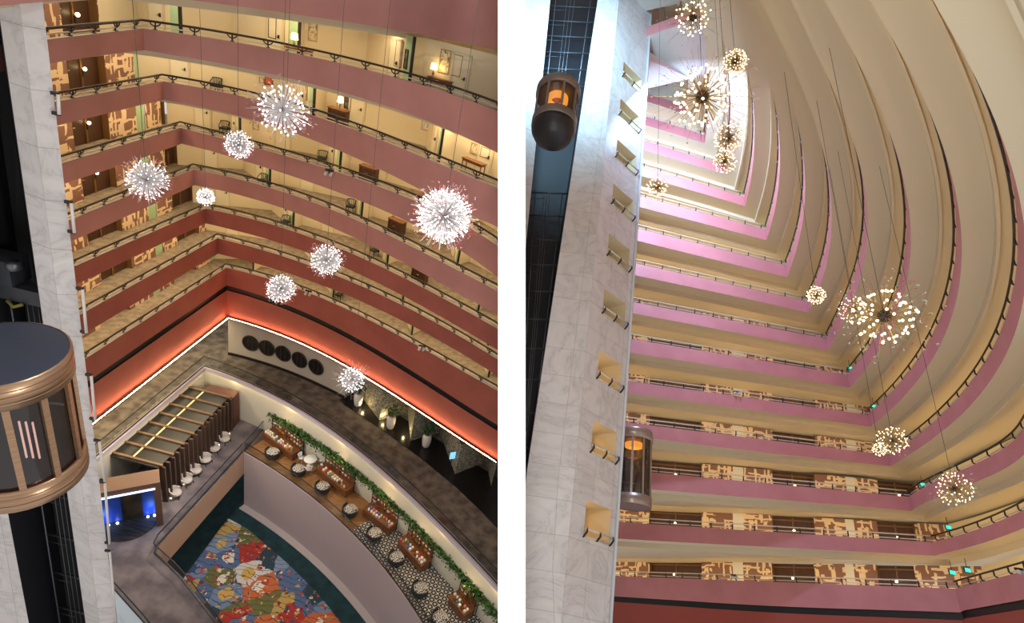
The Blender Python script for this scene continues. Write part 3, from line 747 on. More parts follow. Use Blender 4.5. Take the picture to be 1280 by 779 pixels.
m = MB(); m.strip(P3(RIM, ZG+.06), P3(offset(RIM, -.55), ZG+.06), 0); m.strip(P3(offset(RIM, -.55), ZG+.06), P3(offset(RIM, -.55), ZG), 0); struct(m, f'trim_{nx("trim")}', mat('pale_ledge', (186, 176, 174), .7), L)
q = onplan([(285, 648), (310, 662), (361, 706), (395, 740), (427.6, 779), (455, 815), (300, 850), (190, 780), (237, 712.6)], ZG)
m = MB(); m.prism([tuple(p) for p in q[::-1]], ZG, ZG+.02); struct(m, f'floor_{nx("floor")}', mat('flower_carpet', fn=flower_fn, rough=.9), L)
x0 = onplan([(60, 560)], ZG)[0]
m = MB(); m.quad((-60, 10, ZG-.01), (14, 10, ZG-.01), (14, 60, ZG-.01), (-60, 60, ZG-.01)); struct(m, 'floor', mat('teal_carpet', (22, 54, 60), .95, fn=noisy((18, 46, 52), (26, 62, 68), 1.2, 4)), L)
# glass rails of the deck
glass_rail(L, onplan([(330, 536), (305, 565)], ZD), ZD, .95, 'short glass screen at the corner where the shop floor begins', .0)
glass_rail(L, onplan([(305, 566), (200, 682)], ZD), ZD, .95, 'glass balustrade along the straight tan bridge edge', -.12)
glass_rail(L, onplan([(200, 682), (195.6, 691), (224.6, 718), (247.5, 745.6), (270.5, 776), (292, 810)], ZD), ZD, .95, 'curved glass balustrade beside the mauve carpet above the flower carpet', -.1)
glass_rail(L, RIM, ZD, .95, 'long curved glass balustrade along the shop strip', .12)
# pale blue ledge at the low edge of the deck
q = onplan([(134, 728), (146, 741), (180, 779), (200, 805), (170, 840), (110, 800)], ZD)
m = MB(); m.prism([tuple(p) for p in q[::-1]], ZD, ZD+.05); struct(m, f'trim_{nx("trim")}', mat('pale_blue_ledge', (190, 210, 230), .4), L)
glass_rail(L, q[:4], ZD, .8, 'dark-topped curved glass rail beside the pale ledge at the foot of the marble tower', 0)

# bar pavilion with slatted front, black roof and gold battens
cb = onplan([(206, 628), (289, 537)], ZD); pd = unit(cb[1]-cb[0]); pn = np.array([-pd[1], pd[0]])      # pn points under the mezzanine
plen = np.linalg.norm(cb[1]-cb[0]); ptopz = ZD+1.04*S; base = np.array([*cb[0], ZD])
t = thing('bar_pavilion', 'long dark bar pavilion with slatted front and black roof crossed by gold battens', 'pavilion', base, L, math.atan2(pd[1], pd[0]))
dep = 5.4
m = MB(); m.box((plen/2, dep/2+.15, 1.04*S), (plen+.3, dep, .12)); m.build('roof', mat('roof_black', (28, 26, 24), .35), parent=t)
goldb = mat('bronze_batten', (120, 92, 66), .5)
m0 = None
for i, x in enumerate(np.linspace(.1, plen-.1, 8)):
    m = MB(); m.box((0, dep/2, 1.04*S+.11), (.16, dep, .12)); o = m.build('batten', goldb, parent=t) if m0 is None else None
    if m0 is None: m0 = o; o.matrix_local = Matrix.Translation((x, 0, 0))
    else: link_child(m0, t, Matrix.Translation((x, 0, 0)))
m = MB(); m.box((plen/2, dep*.42, 1.04*S+.075), (plen-.3, .10, .03)); m.build('light_line', mat('amber_line', (255, 220, 150), emit=(255, 206, 130), strength=.9), parent=t)
m0 = None
for x in np.linspace(.1, plen-.1, 17):
    if m0 is None:
        m = MB(); m.box((0, .0, .52*S), (.14, .34, 1.04*S)); m0 = m.build('slat', mat('dark_walnut', (74, 56, 46), .5), parent=t); m0.matrix_local = Matrix.Translation((x, 0, 0))
    else: link_child(m0, t, Matrix.Translation((x, 0, 0)))
m = MB(); m.box((plen/2, .9, .52*S), (plen, .1, 1.04*S-.1)); m.build('back_panel', mat('brown_black', (34, 25, 20), .6), parent=t)
m = MB(); m.box((plen+.6, 1.2, .52*S), (.9, 2.6, 1.0*S)); m.build('end_panel', mat('maroon_brown', (88, 50, 42), .6), parent=t)
m0 = None
for x in np.linspace(.4, plen-.6, 6):
    if m0 is None: m = MB(); m.sphere((0, -.18, .08), .06, 8, 6); m0 = m.build('floor_uplight', M_LAMP, parent=t); m0.matrix_local = Matrix.Translation((x, 0, 0))
    else: link_child(m0, t, Matrix.Translation((x, 0, 0)))
# entrance portal with blue-lit niche at the near end of the pavilion
pa, pb = onplan([(118, 672), (196, 655)], ZD); ed = unit(pb-pa); el = np.linalg.norm(pb-pa)
t = thing('entrance_portal', 'brown entrance portal with a blue-lit niche beside the dark round landing', 'portal', (*pa, ZD), L, math.atan2(ed[1], ed[0]))
H = 1.12*S; bw = mat('portal_brown', (112, 84, 66), .5); bl = mat('blue_panel', (28, 62, 150), .5)
m = MB(); m.box((el+.2, .45, H/2), (.4, 1.3, H)); m.build('jamb', bw, parent=t)
m = MB(); m.box((el/2, .45, H+.2), (el+.8, 1.3, .45)); m.build('lintel', bw, parent=t)
m = MB(); m.box((el/2, -.22, H-.06), (el+.2, .08, .12)); m.build('lintel_strip_light', mat('cool_led', (255, 255, 255), emit=(190, 214, 255), strength=2.2), parent=t)
m = MB(); m.box((el*.20, 1.0, H/2), (el*.55, .1, H)); m.box((el*.9, 1.0, H/2), (el*.3, .1, H)); m.build('niche_wall', bl, parent=t)
m = MB(); m.box((el*.62, .96, H/2), (el*.34, .12, H)); m.build('door', mat('gilt_dark_door', fn=noisy((24, 20, 16), (84, 66, 34), .9, 4), rough=.4), parent=t)
m0 = None
for x in (el*.08, el*.22, el*.36, el*.86, el*.97):
    if m0 is None: m = MB(); m.sphere((0, .75, .08), .08, 8, 6); m0 = m.build('floor_uplight', mat('cool_bulb', emit=(200, 220, 255), strength=14, quiet=True), parent=t); m0.matrix_local = Matrix.Translation((x, 0, 0))
    else: link_child(m0, t, Matrix.Translation((x, 0, 0)))
def plight(fr, p, power, col, r=.2, name='point_lamp'):
    ld = bpy.data.lights.new(name, 'POINT'); ld.energy = power; ld.color = [c for c in lin(col)]; ld.shadow_soft_size = r
    o = bpy.data.objects.new(name, ld); COL.objects.link(o); o.matrix_world = fr.T @ Matrix.Translation(p); return o
pq = pa+ed*el*.15+np.array([-ed[1], ed[0]])*.55; plight(L, (pq[0], pq[1], ZD+.7), 34, (120, 170, 255))
pq = pa+ed*el*.92+np.array([-ed[1], ed[0]])*.55; plight(L, (pq[0], pq[1], ZD+.7), 34, (120, 170, 255))
cc = onplan([(160, 650)], ZD)[0]
rr = np.linalg.norm(onplan([(199, 640)], ZD)[0]-cc)
m = MB(); m.prism([(cc[0]+rr*math.cos(a), cc[1]+rr*math.sin(a)) for a in np.linspace(0, 2*math.pi, 49)[:-1]], ZD, ZD+.04); struct(m, f'floor_{nx("floor")}', mat('black_wave_carpet', fn=noisy((20, 18, 17), (58, 50, 44), 1.2, 3, 'Object', .4, .65, (.6, 5, 1)), rough=.8), L)

# ================================================================ lift towers
def edge(fr, pts, y):             # an arris through two pixels, on the vertical plane y
    A, Bq = [fr.ony(p, y) for p in pts]; k = (Bq-A)/(Bq[2]-A[2])
    return lambda z: A+k*(z-A[2])
def face(m, e0, e1, z0, z1, mi=0, n=14):
    for i in range(n):
        a, b = z0+(z1-z0)*i/n, z0+(z1-z0)*(i+1)/n; w0, w1 = math.dist(e0(a), e1(a)), math.dist(e0(b), e1(b))
        m.quad(e0(a), e1(a), e1(b), e0(b), mi, [(0, a), (w0, a), (w1, b), (0, b)])
Y0 = 4.95*S
eL0 = edge(L, [(2, 600), (36, 779)], Y0-.35); eLm = edge(L, [(-60, 590), (-20, 779)], Y0-.5)
eS = edge(L, [(0, 25), (107, 779)], Y0); eR1 = edge(L, [(23, 0), (124, 779)], Y0-.18); eR2 = edge(L, [(53, 0), (145, 779)], Y0+.05)
zt, zb = 12.0, ZG
m = MB(); face(m, eS, eR1, zb, zt); face(m, eR1, eR2, zb, zt)
off3 = lambda e, v: (lambda z: e(z)+np.array(v))
face(m, eR2, off3(eR2, (-3.6, 4.0, 0)), zb, zt)
face(m, off3(eS, (-2.5, 2.6, 0)), eS, zb, zt, 1)
face(m, eLm, eL0, zb, zt); face(m, eL0, off3(eL0, (-.6, 2.7, 0)), zb, zt, 1)
face(m, off3(eL0, (-.6, 2.7, 0)), off3(eS, (-2.5, 2.6, 0)), zb, zt, 2)
struct(m, 'wall_tower', [M_MARB, mat('tower_reveal', (40, 40, 46), .5), M_SHAFT], L)
def pipe_white():
    t = None
    E0 = edge(L, [(72, 118), (146, 779)], Y0-.1)
    zz = [E0(0)]
    b = E0(-6*S); t = thing('vertical_rail', 'slim white vertical guide rail clipped along the arris of the marble tower', 'rail', b, L)
    for (pa_, pb_) in (((72.5, 118), (74, 143)), ((89, 254), (93, 291)), ((103, 362), (108, 416)), ((114, 470), (119, 525)), ((124, 552), (131, 602)), ((131, 604), (137, 680)), ((137, 690), (146, 785))):
        z0_, z1_ = [L.ony(p, Y0-.1)[2] for p in (pa_, pb_)]
        A_, B_ = L.ony(pa_, Y0-.1)-b, L.ony(pb_, Y0-.1)-b
        m = MB(); m.tube([A_, B_], .045, 8); m.build('rail_length', mat('rail_white', (220, 214, 210), .4), parent=t)
        for q in (A_, B_): m = MB(); m.box(q+np.array([-.1, .02, 0]), (.22, .08, .09)); m.build('clip', M_BLACK, parent=t)
pipe_white()
def shaft_gear(fr, e0, e1, yoff, zs, label, name='shaft_frame', lean=.5):
    b = (e0(zs[0])+e1(zs[0]))/2; t = thing(name, label, 'shaft frame', b, fr)
    zz = [z for z in zs]
    for f in (.12, .36, .44, .52, .86):
        m = MB(); m.tube([e0(z)*(1-f)+e1(z)*f+np.array([0, yoff, 0])-b for z in (zs[0], zs[-1])], .035 if f in (.12, .86) else .018, 6); m.build('guide_rail' if f in (.12, .86) else 'cable', M_STEEL, parent=t)
    m0 = None
    for z in zs:
        m = MB(); A_, B_ = e0(z)+np.array([0, yoff+.3, 0])-b, e1(z)+np.array([0, yoff-.1, 0])-b
        m.tube([A_, B_], .07, 4); m.tube([A_+np.array([0, 0, -.5]), (A_*.6+B_*.4)+np.array([0, 0, -.5])], .03, 4); m.build('cross_beam', mat('beam_grey', (58, 58, 62), .5), parent=t)
    return t
shaft_gear(L, eL0, eS, 1.2, list(np.arange(ZG+2, -3*S, 2.6)), 'black lift shaft frame below the bronze lift car in the marble tower')
# upper part of the shaft: dark machinery beside the lift roof
q = L.ony((15, 330), Y0+.9)
t = thing('lift_machinery', 'dark lift machinery box with cables above the navy lift roof', 'machinery', q, L)
m = MB(); m.box((-.4, 0, -.2), (1.3, .8, .9)); m.box((.1, -.1, -.95), (2.6, .5, .55)); m.build('housing', mat('machine_grey', (52, 54, 60), .5), parent=t)
m = MB(); m.lathe([(.22, -.12), (.22, .12)], (.35, -.3, .15), 16); m.build('pulley', M_STEEL, parent=t)
m = MB(); m.tube([(.0, -.45, -1.2), (.25, -.5, -1.35), (.55, -.45, -1.2)], .06, 6); m.build('hose', mat('yellow_hose', (120, 108, 40), .6), parent=t)

def lift_car(fr, pos, label, r, hb, hg, top_dome=False, n=12, body=M_BRONZE, a0=0, under=.5, roofm=M_NAVY, ring=True, glow=(255, 160, 60), gs=4, lean=None, back=True):
    # origin at the underside; hb band height, hg glass height
    t = thing('glass_lift_car', label, 'lift', pos, fr, a0, mtx=lean)
    z1, z2, z3 = hb, hb+hg, hb*2+hg
    m = MB(); m.lathe([(r, 0), (r+.02, .02), (r+.02, z1), (r-.04, z1)], n=n*3, cap=False)
    for k in range(1, 3): m.lathe([(r+.03, z1*k/3-.015), (r+.03, z1*k/3+.015)], n=n*3, cap=False)
    m.build('lower_band', body, parent=t)
    m = MB(); m.lathe([(.01, .02), (r, .02)], n=n*3, cap=False); m.lathe([(.01, z1-.02), (r-.05, z1-.02)], n=n*3, cap=False); m.build('floor', mat('lift_floor', (96, 54, 46), .5), parent=t)
    m = MB(); m.lathe([(r-.04, z2), (r+.04, z2), (r+.04, z3), (r, z3+.02)], n=n*3, cap=False)
    for k in range(1, 4): m.lathe([(r+.05, z2+hb*k/4-.012), (r+.05, z2+hb*k/4+.012)], n=n*3, cap=False)
    m.build('upper_band', body, parent=t)
    m = MB(); m.lathe([(.01, z3+.06), (r-.1, z3+.05), (r+.02, z3)], n=n*3, cap=False); m.lathe([(.01, z2+.02), (r-.04, z2+.02)], n=n*3, cap=False); m.build('roof', roofm, parent=t)
    m0 = None
    for k in range(n):
        a = 2*math.pi*k/n
        if m0 is None:
            m = MB(); m.box((r-.02, 0, z1+hg/2), (.07, .12, hg)); m0 = m.build('mullion', body, parent=t)
        else: link_child(m0, t, Matrix.Rotation(a, 4, 'Z'))
    m = MB(); m.lathe([(r-.06, z1), (r-.06, z2)], n=n*3, cap=False); m.build('glass_wall', M_SMOKE, parent=t)
    if back: m = MB(); m.box((0, r*.62, z1+hg/2), (r*1.5, .06, hg)); m.build('back_wall', mat('lift_back', (112, 72, 54), .4), parent=t)
    m = MB(); m.tube([(-r*.6, r*.5, z1+.95), (0, r*.56, z1+.95), (r*.6, r*.5, z1+.95)], .03, 6); m.build('grab_rail', M_RAILR, parent=t)
    if ring:
        m = MB(); m.lathe([(r*.30, z2-.42), (r*.50, z2-.36), (r*.50, z2-.12), (r*.30, z2-.08)], n=24, cap=False); m.build('lamp_ring', mat(f'ring_glow_{gs}', glow, emit=glow, strength=gs), parent=t)
    return t
pb_ = L.at((25, 572), 4.0*S)
pt_ = L.at((18, 420), 4.0*S)
lift_car(L, pb_+np.array([0, 0, -.45]), 'bronze and glass lift car with a dark navy roof, in front of the marble tower', 1.17, .55, 2.05, ring=False, a0=.25)
t = [o for o in COL.objects if o.name == 'glass_lift_car'][0]
m = MB()
for i in range(3): m.tube([(.35+.12*i, -.35, .8), (.34+.12*i, -.33, 1.75)], .02, 5)
m.build('lamp_wand', mat('pink_glow', (255, 200, 190), emit=(255, 196, 186), strength=2.2), parent=t)

# ---- right tower
YR = 9.0*S
rE = edge(R, [(751, 240), (701, 779)], YR)              # front arris
rF = edge(R, [(807, 113), (762, 779)], YR+.75*S)        # far arris of the side face
rS1 = edge(R, [(711, 240), (672, 500)], YR+.1)          # right edge of the shaft
rS0 = edge(R, [(688, 0), (655, 330)], YR+.1)            # left edge of the shaft
rW = edge(R, [(642, 0), (639, 779)], YR+.2)
def keep_right(e, lim=.04):       # stay on the right of the white divider
    def g(z):
        p = e(z); l = float(p@R.B[:, 0]); return p+np.array([max(0, lim-l)/R.B[0, 0], 0, 0])
    return g
rS0, rS1 = keep_right(rS0), keep_right(rS1, .3)
zt, zb = S*17.5, -S*.2
m = MB(); face(m, rS1, rE, zb, zt, 0); face(m, rW, rS0, zb, zt, 0)
face(m, rS0, off3(rS0, (.0, 2.6, 0)), zb, zt, 1); face(m, off3(rS1, (0, 2.6, 0)), rS1, zb, zt, 1); face(m, off3(rS0, (0, 2.6, 0)), off3(rS1, (0, 2.6, 0)), zb, zt, 2)
# side face with one opening per storey
def sp(f, z): return rE(z)*(1-f)+rF(z)*f
f0, f1 = .30, .86
# heights of the opening heads from the photograph
heads = [R.ony((718.7, 601), YR+.2)[2]]
def hz(p): return R.hit(p, rE(5)[:2], rF(5)[:2])[2]
h_ = [hz(p) for p in ((718.7, 601), (728.6, 512), (738, 428.8), (745.5, 364), (753, 300), (760, 236), (766, 178), (771, 118))]
opn = [(S*(2.23+k)+.0) for k in range(0, 12)]
st_ = float(np.mean(np.diff(h_))); hb0 = float(np.mean([v-i*st_ for i, v in enumerate(h_)]))
print('opening heads', h_, 'step', st_)
zprev = zb
tops = [hb0+i*st_ for i in range(0, 9)]
oh = 1.75
def sq(m, fa, fb, za, zb_, mi=0):
    n = max(1, int((zb_-za)/1.6))
    for i in range(n):
        a = za+(zb_-za)*i/n; b = za+(zb_-za)*(i+1)/n; A, B_, C_, D_ = sp(fa, a), sp(fb, a), sp(fb, b), sp(fa, b)
        w = math.dist(sp(0, 5), sp(1, 5)); m.quad(A, B_, C_, D_, mi, [(fa*w, a), (fb*w, a), (fb*w, b), (fa*w, b)])
nin = np.array([-.72, .70, 0])*1.0
for i, tp in enumerate(tops):
    sq(m, 0, 1, zprev, tp-oh); sq(m, 0, f0, tp-oh, tp); sq(m, f1, 1, tp-oh, tp); zprev = tp
    a, b, c, d = sp(f0, tp-oh), sp(f1, tp-oh), sp(f1, tp), sp(f0, tp); dn_ = nin*1.5
    m.quad(a+dn_, b+dn_, c+dn_, d+dn_, 3); m.quad(b, b+dn_, c+dn_, c, 3); m.quad(a+dn_, a, d, d+dn_, 3); m.quad(d, c, c+dn_, d+dn_, 3); m.quad(a, b, b+dn_, a+dn_, 3)
sq(m, 0, 1, zprev, zt)
face(m, rF, off3(rF, (-.8, 3.0, 0)), zb, zt, 4)
struct(m, 'wall_lift_tower', [M_MARB, mat('shaft_reveal', (46, 46, 50), .5), mat('shaft_back', (24, 25, 30), .5), M_CREAM, mat('edge_strip', (214, 216, 220), .5)], R)
m = MB()
e2 = lambda z: rF(z)+np.array([.03, -.05, 0])
m.tube([e2(zb), e2(zt)], .09, 4); struct(m, f'trim_{nx("trim")}', mat('edge_strip', (214, 216, 220), .5), R)
for i, tp in enumerate(tops):
    a, b = sp(f0-.04, tp-oh+.35), sp(f1+.04, tp-oh+.35); ob = np.array([.12, -.12, 0])
    t = thing('landing_handrail', f'short double handrail on hooked black posts in the {["lowest","second","third","fourth","fifth","sixth","seventh","eighth","ninth"][i]} landing opening up the marble tower', 'handrail', a, R, group='landing handrails of the marble tower')
    m = MB(); m.tube([ob, b-a+ob], .05, 6); m.build('top_rail', M_RAILR, parent=t)
    m = MB(); m.tube([(0, 0, -.3), b-a+np.array([0, 0, -.3])], .035, 6); m.build('lower_rail', M_RAILR, parent=t)
    for f in (.04, .5, .96):
        q = (b-a)*f; m = MB(); m.tube([q+np.array([-.05, .05, -.38]), q+np.array([.05, -.05, -.3]), q+ob*1.3+np.array([0, 0, -.12]), q+ob*1.1+np.array([0, 0, .05])], .05, 6); m.build('bracket', M_BLACK, parent=t)
    if i < 3:
        q = sp(.42, tp-.6)+nin*1.0; plight(R, q, 14, (255, 200, 110), .15, 'landing_lamp')
    else:
        q = sp(.5, tp-.4)+nin*1.0; plight(R, q, 2.5, (255, 224, 180), .1, 'landing_lamp')
shaft_gear(R, rS0, rS1, .9, list(np.arange(S*1.0, S*8.4, 1.9)), 'black lift shaft frame below the capsule lift in the marble tower')
shaft_gear(R, rS0, rS1, .5, list(np.arange(S*10.6, S*16.5, 1.9)), 'pale lift shaft frame above the capsule lift in the sunlit marble tower', name='upper_shaft_frame')
pc = R.at((692, 160), 9.3*S)
lift_car(R, pc, 'bronze capsule lift with orange lamp and black domed underside high on the marble tower', 1.12, .5, 1.75, n=9, body=mat('taupe_metal', (132, 120, 112), .4, .4), roofm=mat('lift_lid', (120, 110, 104), .5), gs=3.0)
t = [o for o in COL.objects if o.name.startswith('glass_lift_car')][-1]
m = MB(); m.lathe([(.05, -.95), (.5, -.92), (.9, -.7), (1.08, -.3), (1.12, 0)], n=36); m.build('underside', mat('black_dome', (24, 25, 30), .4), parent=t)
pc = R.at((790, 634), 11.0*S)
lift_car(R, pc, 'tubular glass lift car with an orange lamp hanging behind the marble tower', 1.12, .6, 3.4, n=10, back=False, body=mat('silver_bronze', (168, 150, 138), .3, .6), roofm=mat('lift_lid', (120, 110, 104), .5), gs=3.0)

# ---- bridge slab at the head of the upward view
def slabpoly(px, z): return [R.onz(p, z) for p in px]
zs_ = S*(2.23+11.9)
A = [R.onz(p, zs_) for p in ((772, 58), (927, 4), (956, 68), (866, 98), (808, 111))]
m = MB(); m.poly([A[0], A[1], A[2], A[3], A[4]], 0); m.poly([p+np.array([0, 0, .3]) for p in A[::-1]], 0)
struct(m, f'ceiling_{nx("ceil")}', mat('pale_soffit', (206, 200, 192), .7), R)
v = A[1]-A[0]; a2, b2 = A[0]-v*.15, A[1]+v*.35
m = MB(); m.strip([a2, b2], [a2+np.array([0, 0, 1.25]), b2+np.array([0, 0, 1.25])], 0); struct(m, f'trim_{nx("trim")}', M_PINKR, R)
z2_ = zs_+3.2; B_ = [R.onz(p, z2_) for p in ((770, 22), (790, -10), (860, -40), (850, 4))]
m = MB(); m.poly(B_[::-1], 0); struct(m, f'ceiling_{nx("ceil")}', mat('pale_soffit', (206, 200, 192), .7), R)
C_ = [A[0], A[3]*.4+A[0]*.6, A[4], rF(A[4][2])]
m = MB(); pz = R.onz((862, 97), zs_); m.poly([A[0]+np.array([0, 0, -.02]), pz+np.array([0, 0, -.02]), rF(zs_-1.6), rE(zs_-1.0)], 0); struct(m, f'ceiling_{nx("ceil")}', mat('grey_soffit', (176, 166, 158), .7), R)
# dark band and red wall below the lowest rose balcony
plan, c, h = PLAN['R', 0]; z = ZR(0); m = MB(); q = offset(plan, .12)
m.strip(P3(plan, z-h), P3(q, z-h), 0); m.strip(P3(q, z-h), P3(q, z-h-.45), 0); m.strip(P3(q, z-h-.45), P3(plan, z-h-.45), 0); m.strip(P3(plan, z-h-.45), P3(plan, z-h-3.0), 1)
struct(m, f'trim_{nx("trim")}', [M_BLACK, mat('rust_red_wall', (150, 64, 50), .6)], R)
def area(fr, p, target, sx, sy, power, col, name):
    ld = bpy.data.lights.new(name, 'AREA'); ld.shape = 'RECTANGLE'; ld.size = sx; ld.size_y = sy; ld.energy = power; ld.color = lin(col)
    o = bpy.data.objects.new(name, ld); COL.objects.link(o); d = Vector(target)-Vector(p)
    o.matrix_world = fr.T @ (Matrix.Translation(p) @ d.to_track_quat('-Z', 'Y').to_matrix().to_4x4()); return o
# added area lamps hung in the upward hall, standing in for daylight from above
area(R, (3.2*S, 9.4*S, S*12.2), (4.2*S, 12.7*S, S*10.7), 5, 3, 7500, (176, 206, 255), 'balcony_daylight_fill')
area(R, (-.6*S, 4.5*S, S*11.8), (.6*S, 9.5*S, S*12.1), 5, 5, 2700, (168, 222, 255), 'tower_daylight_fill').data.spread = math.radians(80)
# added unseen lamps brightening the podium shops, and a spot on the flower carpet
for s in np.linspace(.08, .95, 6):
    q = Path(M_C).at(Path(M_C).len*s, .2); plight(L, (q[0], q[1], ZM-.5), 26, (255, 208, 150), .15, 'shop_fill_light')
area(L, (*L.onz((262, 700), ZG)[:2], ZM+4), (*L.onz((275, 712), ZG)[:2], ZG), 1.5, 1.5, 700, (255, 245, 235), 'carpet_spot')

for py, pz in ((-330, 7.5), (1110, 7.5)):  # added lamps out of frame that whiten the divider
    area(L, tuple(L.at((640, py), pz)), tuple(L.at((640, 389.5), d0)), .5, .5, 900, (255, 252, 248), 'divider_fill_light')

pl_, hh_ = plan7[:c7+1], h7[0]; m = MB(); a1, a2 = offset(plan7, .9)[:c7+1], offset(plan7, 1.1)[:c7+1]
m.strip(P3(a1, Z7-hh_-.12), P3(a2, Z7-hh_-.12), 0)  # added strip, only there to brighten the lobby floor
tag(m.build('lobby_fill_strip', mat('lobby_fill_glow', (255, 255, 255), emit=(255, 236, 200), strength=44), L), 'added warm glow strip under the straight red band brightening the lobby carpet', 'lamp')
# ================================================================ chandeliers: glass dandelions on cables
def fib(n, j=.0):
    o = []; g = math.pi*(3-math.sqrt(5))
    for i in range(n):
        y = 1-2*(i+.5)/n; r = math.sqrt(1-y*y); a = g*i
        v = np.array([r*math.cos(a), r*math.sin(a), y])+rng.normal(0, j, 3); o.append(unit(v))
    return o
def chandelier(fr, px, depth, rpx, label, style='white', bulbs=110, halo=1.35, single=False, beads=60, red=.3, ztop=7.0, hub=.13):
    p = fr.at(px, depth*S); r = rpx*(1.15 if style == 'white' else 1.08)/FOC*depth*S; bulbs = int(bulbs*(1.7 if style == 'white' and not single else 1))
    t = thing('dandelion_chandelier', label, 'chandelier', p, fr, group='dandelion chandeliers')
    rod = M_RODW if style == 'white' else M_RODG; bm = M_BULBW if style == 'white' else M_LAMP
    m = MB(); m.sphere((0, 0, 0), r*hub, 12, 8); m.build('hub', M_DARK if style != 'white' else mat('grey_hub', (92, 88, 92), .4, .4), parent=t)
    m = MB(); m.tube([(0, 0, r*hub), (0, 0, ztop-p[2])], .008 if style == 'white' else .011, 5); m.build('cable', mat('cable_grey', (84, 76, 74), .6), parent=t)
    ms = MB(); tips = []
    for v in fib(bulbs, .06):
        L_ = r*rng.uniform(.72, 1.0); tips.append(v*L_); ms.tube([v*r*hub*.8, v*L_], r*(.013 if style == 'white' else .009)+.004, 4, smooth=False)
    for v in fib(beads, .08):
        ms.tube([v*r*hub*.8, v*r*rng.uniform(1.0, halo)], r*.004+.002, 3, smooth=False)
    ms.build('spokes', rod, parent=t)
    br = max(r*(.030 if style == 'white' else .036), .62*depth*S/FOC)
    if single:
        m = MB(); m.sphere((0, 0, 0), br*1.15, 8, 6); b0 = m.build('bulb', bm, parent=t); b0.matrix_local = Matrix.Translation(tips[0])
        for q in tips[1:100]: link_child(b0, t, Matrix.Translation(q))
    else:
        m = MB()
        for q in tips: m.blob(q, br)
        o = m.build('bulbs', bm, parent=t); o['kind'] = 'stuff'
    mw, mr = MB(), MB()
    for v in fib(beads, .10):
        q = v*r*rng.uniform(1.0, halo); big = rng.random() < red
        for _ in range(3): (mr if big else mw).blob(q+rng.normal(0, r*.025, 3), r*rng.uniform(.014, .028))
    o = mw.build('clear_glass_petals', M_PNKG if style == 'white' else M_RODW, parent=t); o['kind'] = 'stuff'
    o = mr.build('red_glass_petals', M_REDG, parent=t); o['kind'] = 'stuff'
    return t
CL = [((353, 137), 6.6, 28, 'bright white chandelier with radiating rods in front of the second and third balconies', 100, 1.35),
      ((298, 181), 7.6, 15.5, 'small white dandelion chandelier below left of the sparse large one, by the third balcony', 120, 1.12),
      ((183, 225), 5.4, 22, 'round pink-fringed white chandelier before the straight wing near the marble tower', 100, 1.25),
      ((257, 246), 8.5, 9.5, 'smallest white chandelier, just below the corner of the fourth balcony down', 90, 1.2),
      ((555, 270), 5.4, 31, 'largest white dandelion chandelier with red fringe near the white divider', 260, 1.28),
      ((408, 325), 7.2, 18, 'white chandelier with one pink petal in front of the fifth and sixth balconies', 110, 1.25),
      ((351, 361), 7.8, 16, 'white chandelier below the sixth balcony, in front of the red band', 110, 1.15),
      ((440, 474), 8.2, 14.5, 'lowest white chandelier, in front of the glowing ledge beside the portholes', 80, 1.6)]
for i, (p, d, r, lab, nb, ha) in enumerate(CL):
    chandelier(L, p, d, r, lab, 'white', nb, ha, single=(i == 0), beads=150 if i == 4 else 90, red=.55 if i in (2, 4) else .25)
CR = [((866, 22), 8.6, 21, 'gold chandelier with red petals at the very top, before the lavender bridge edge', 60, 2.0, True, 70, .12),
      ((919, 77), 9.4, 15, 'compact round golden chandelier beside the corner of the bridge slab', 150, 1.25, False, 80, .12),
      ((878, 121), 7.0, 36, 'huge gold dandelion chandelier with dark hub and red petals below the bridge slab', 95, 1.75, True, 110, .16),
      ((911, 172), 9.4, 18, 'clear sparkling chandelier at the lower right of the huge dark-hubbed one', 110, 1.2, False, 50, .1),
      ((906, 202), 9.8, 14, 'small sparkling chandelier directly below the clear one beside the huge dark-hubbed one', 90, 1.2, False, 40, .06),
      ((822, 234), 10.2, 13, 'pinkish chandelier close to the marble tower in front of the lavender balconies', 80, 1.3, False, 60, .7),
      ((1020, 369), 8.6, 11, 'small round golden chandelier at the inner corner of the eighth balcony up', 100, 1.1, False, 30, .05),
      ((1067, 388), 8.2, 16.5, 'middle-sized golden chandelier touching the left of the largest starburst one', 70, 1.2, False, 40, .06),
      ((1105, 395), 6.2, 35, 'largest starburst chandelier with separate round bulbs, before the curved wing', 70, 1.75, True, 100, .22),
      ((1116, 551), 8.4, 17, 'golden chandelier at the third balcony corner with a tiny one at its left', 85, 1.15, False, 40, .06),
      ((1099, 562), 8.8, 8, 'tiny pinkish chandelier touching the left of the golden one at the third balcony corner', 50, 1.2, False, 20, .4),
      ((1193, 611), 7.4, 20, 'lowest golden starburst chandelier, in front of the second balcony up', 80, 1.35, False, 60, .15)]
for (p, d, r, lab, nb, ha, sg, be, rd) in CR:
    chandelier(R, p, d, r, lab, 'gold', nb, ha, single=sg, beads=be, red=rd, ztop=S*15.5, hub=.22 if sg else .12)

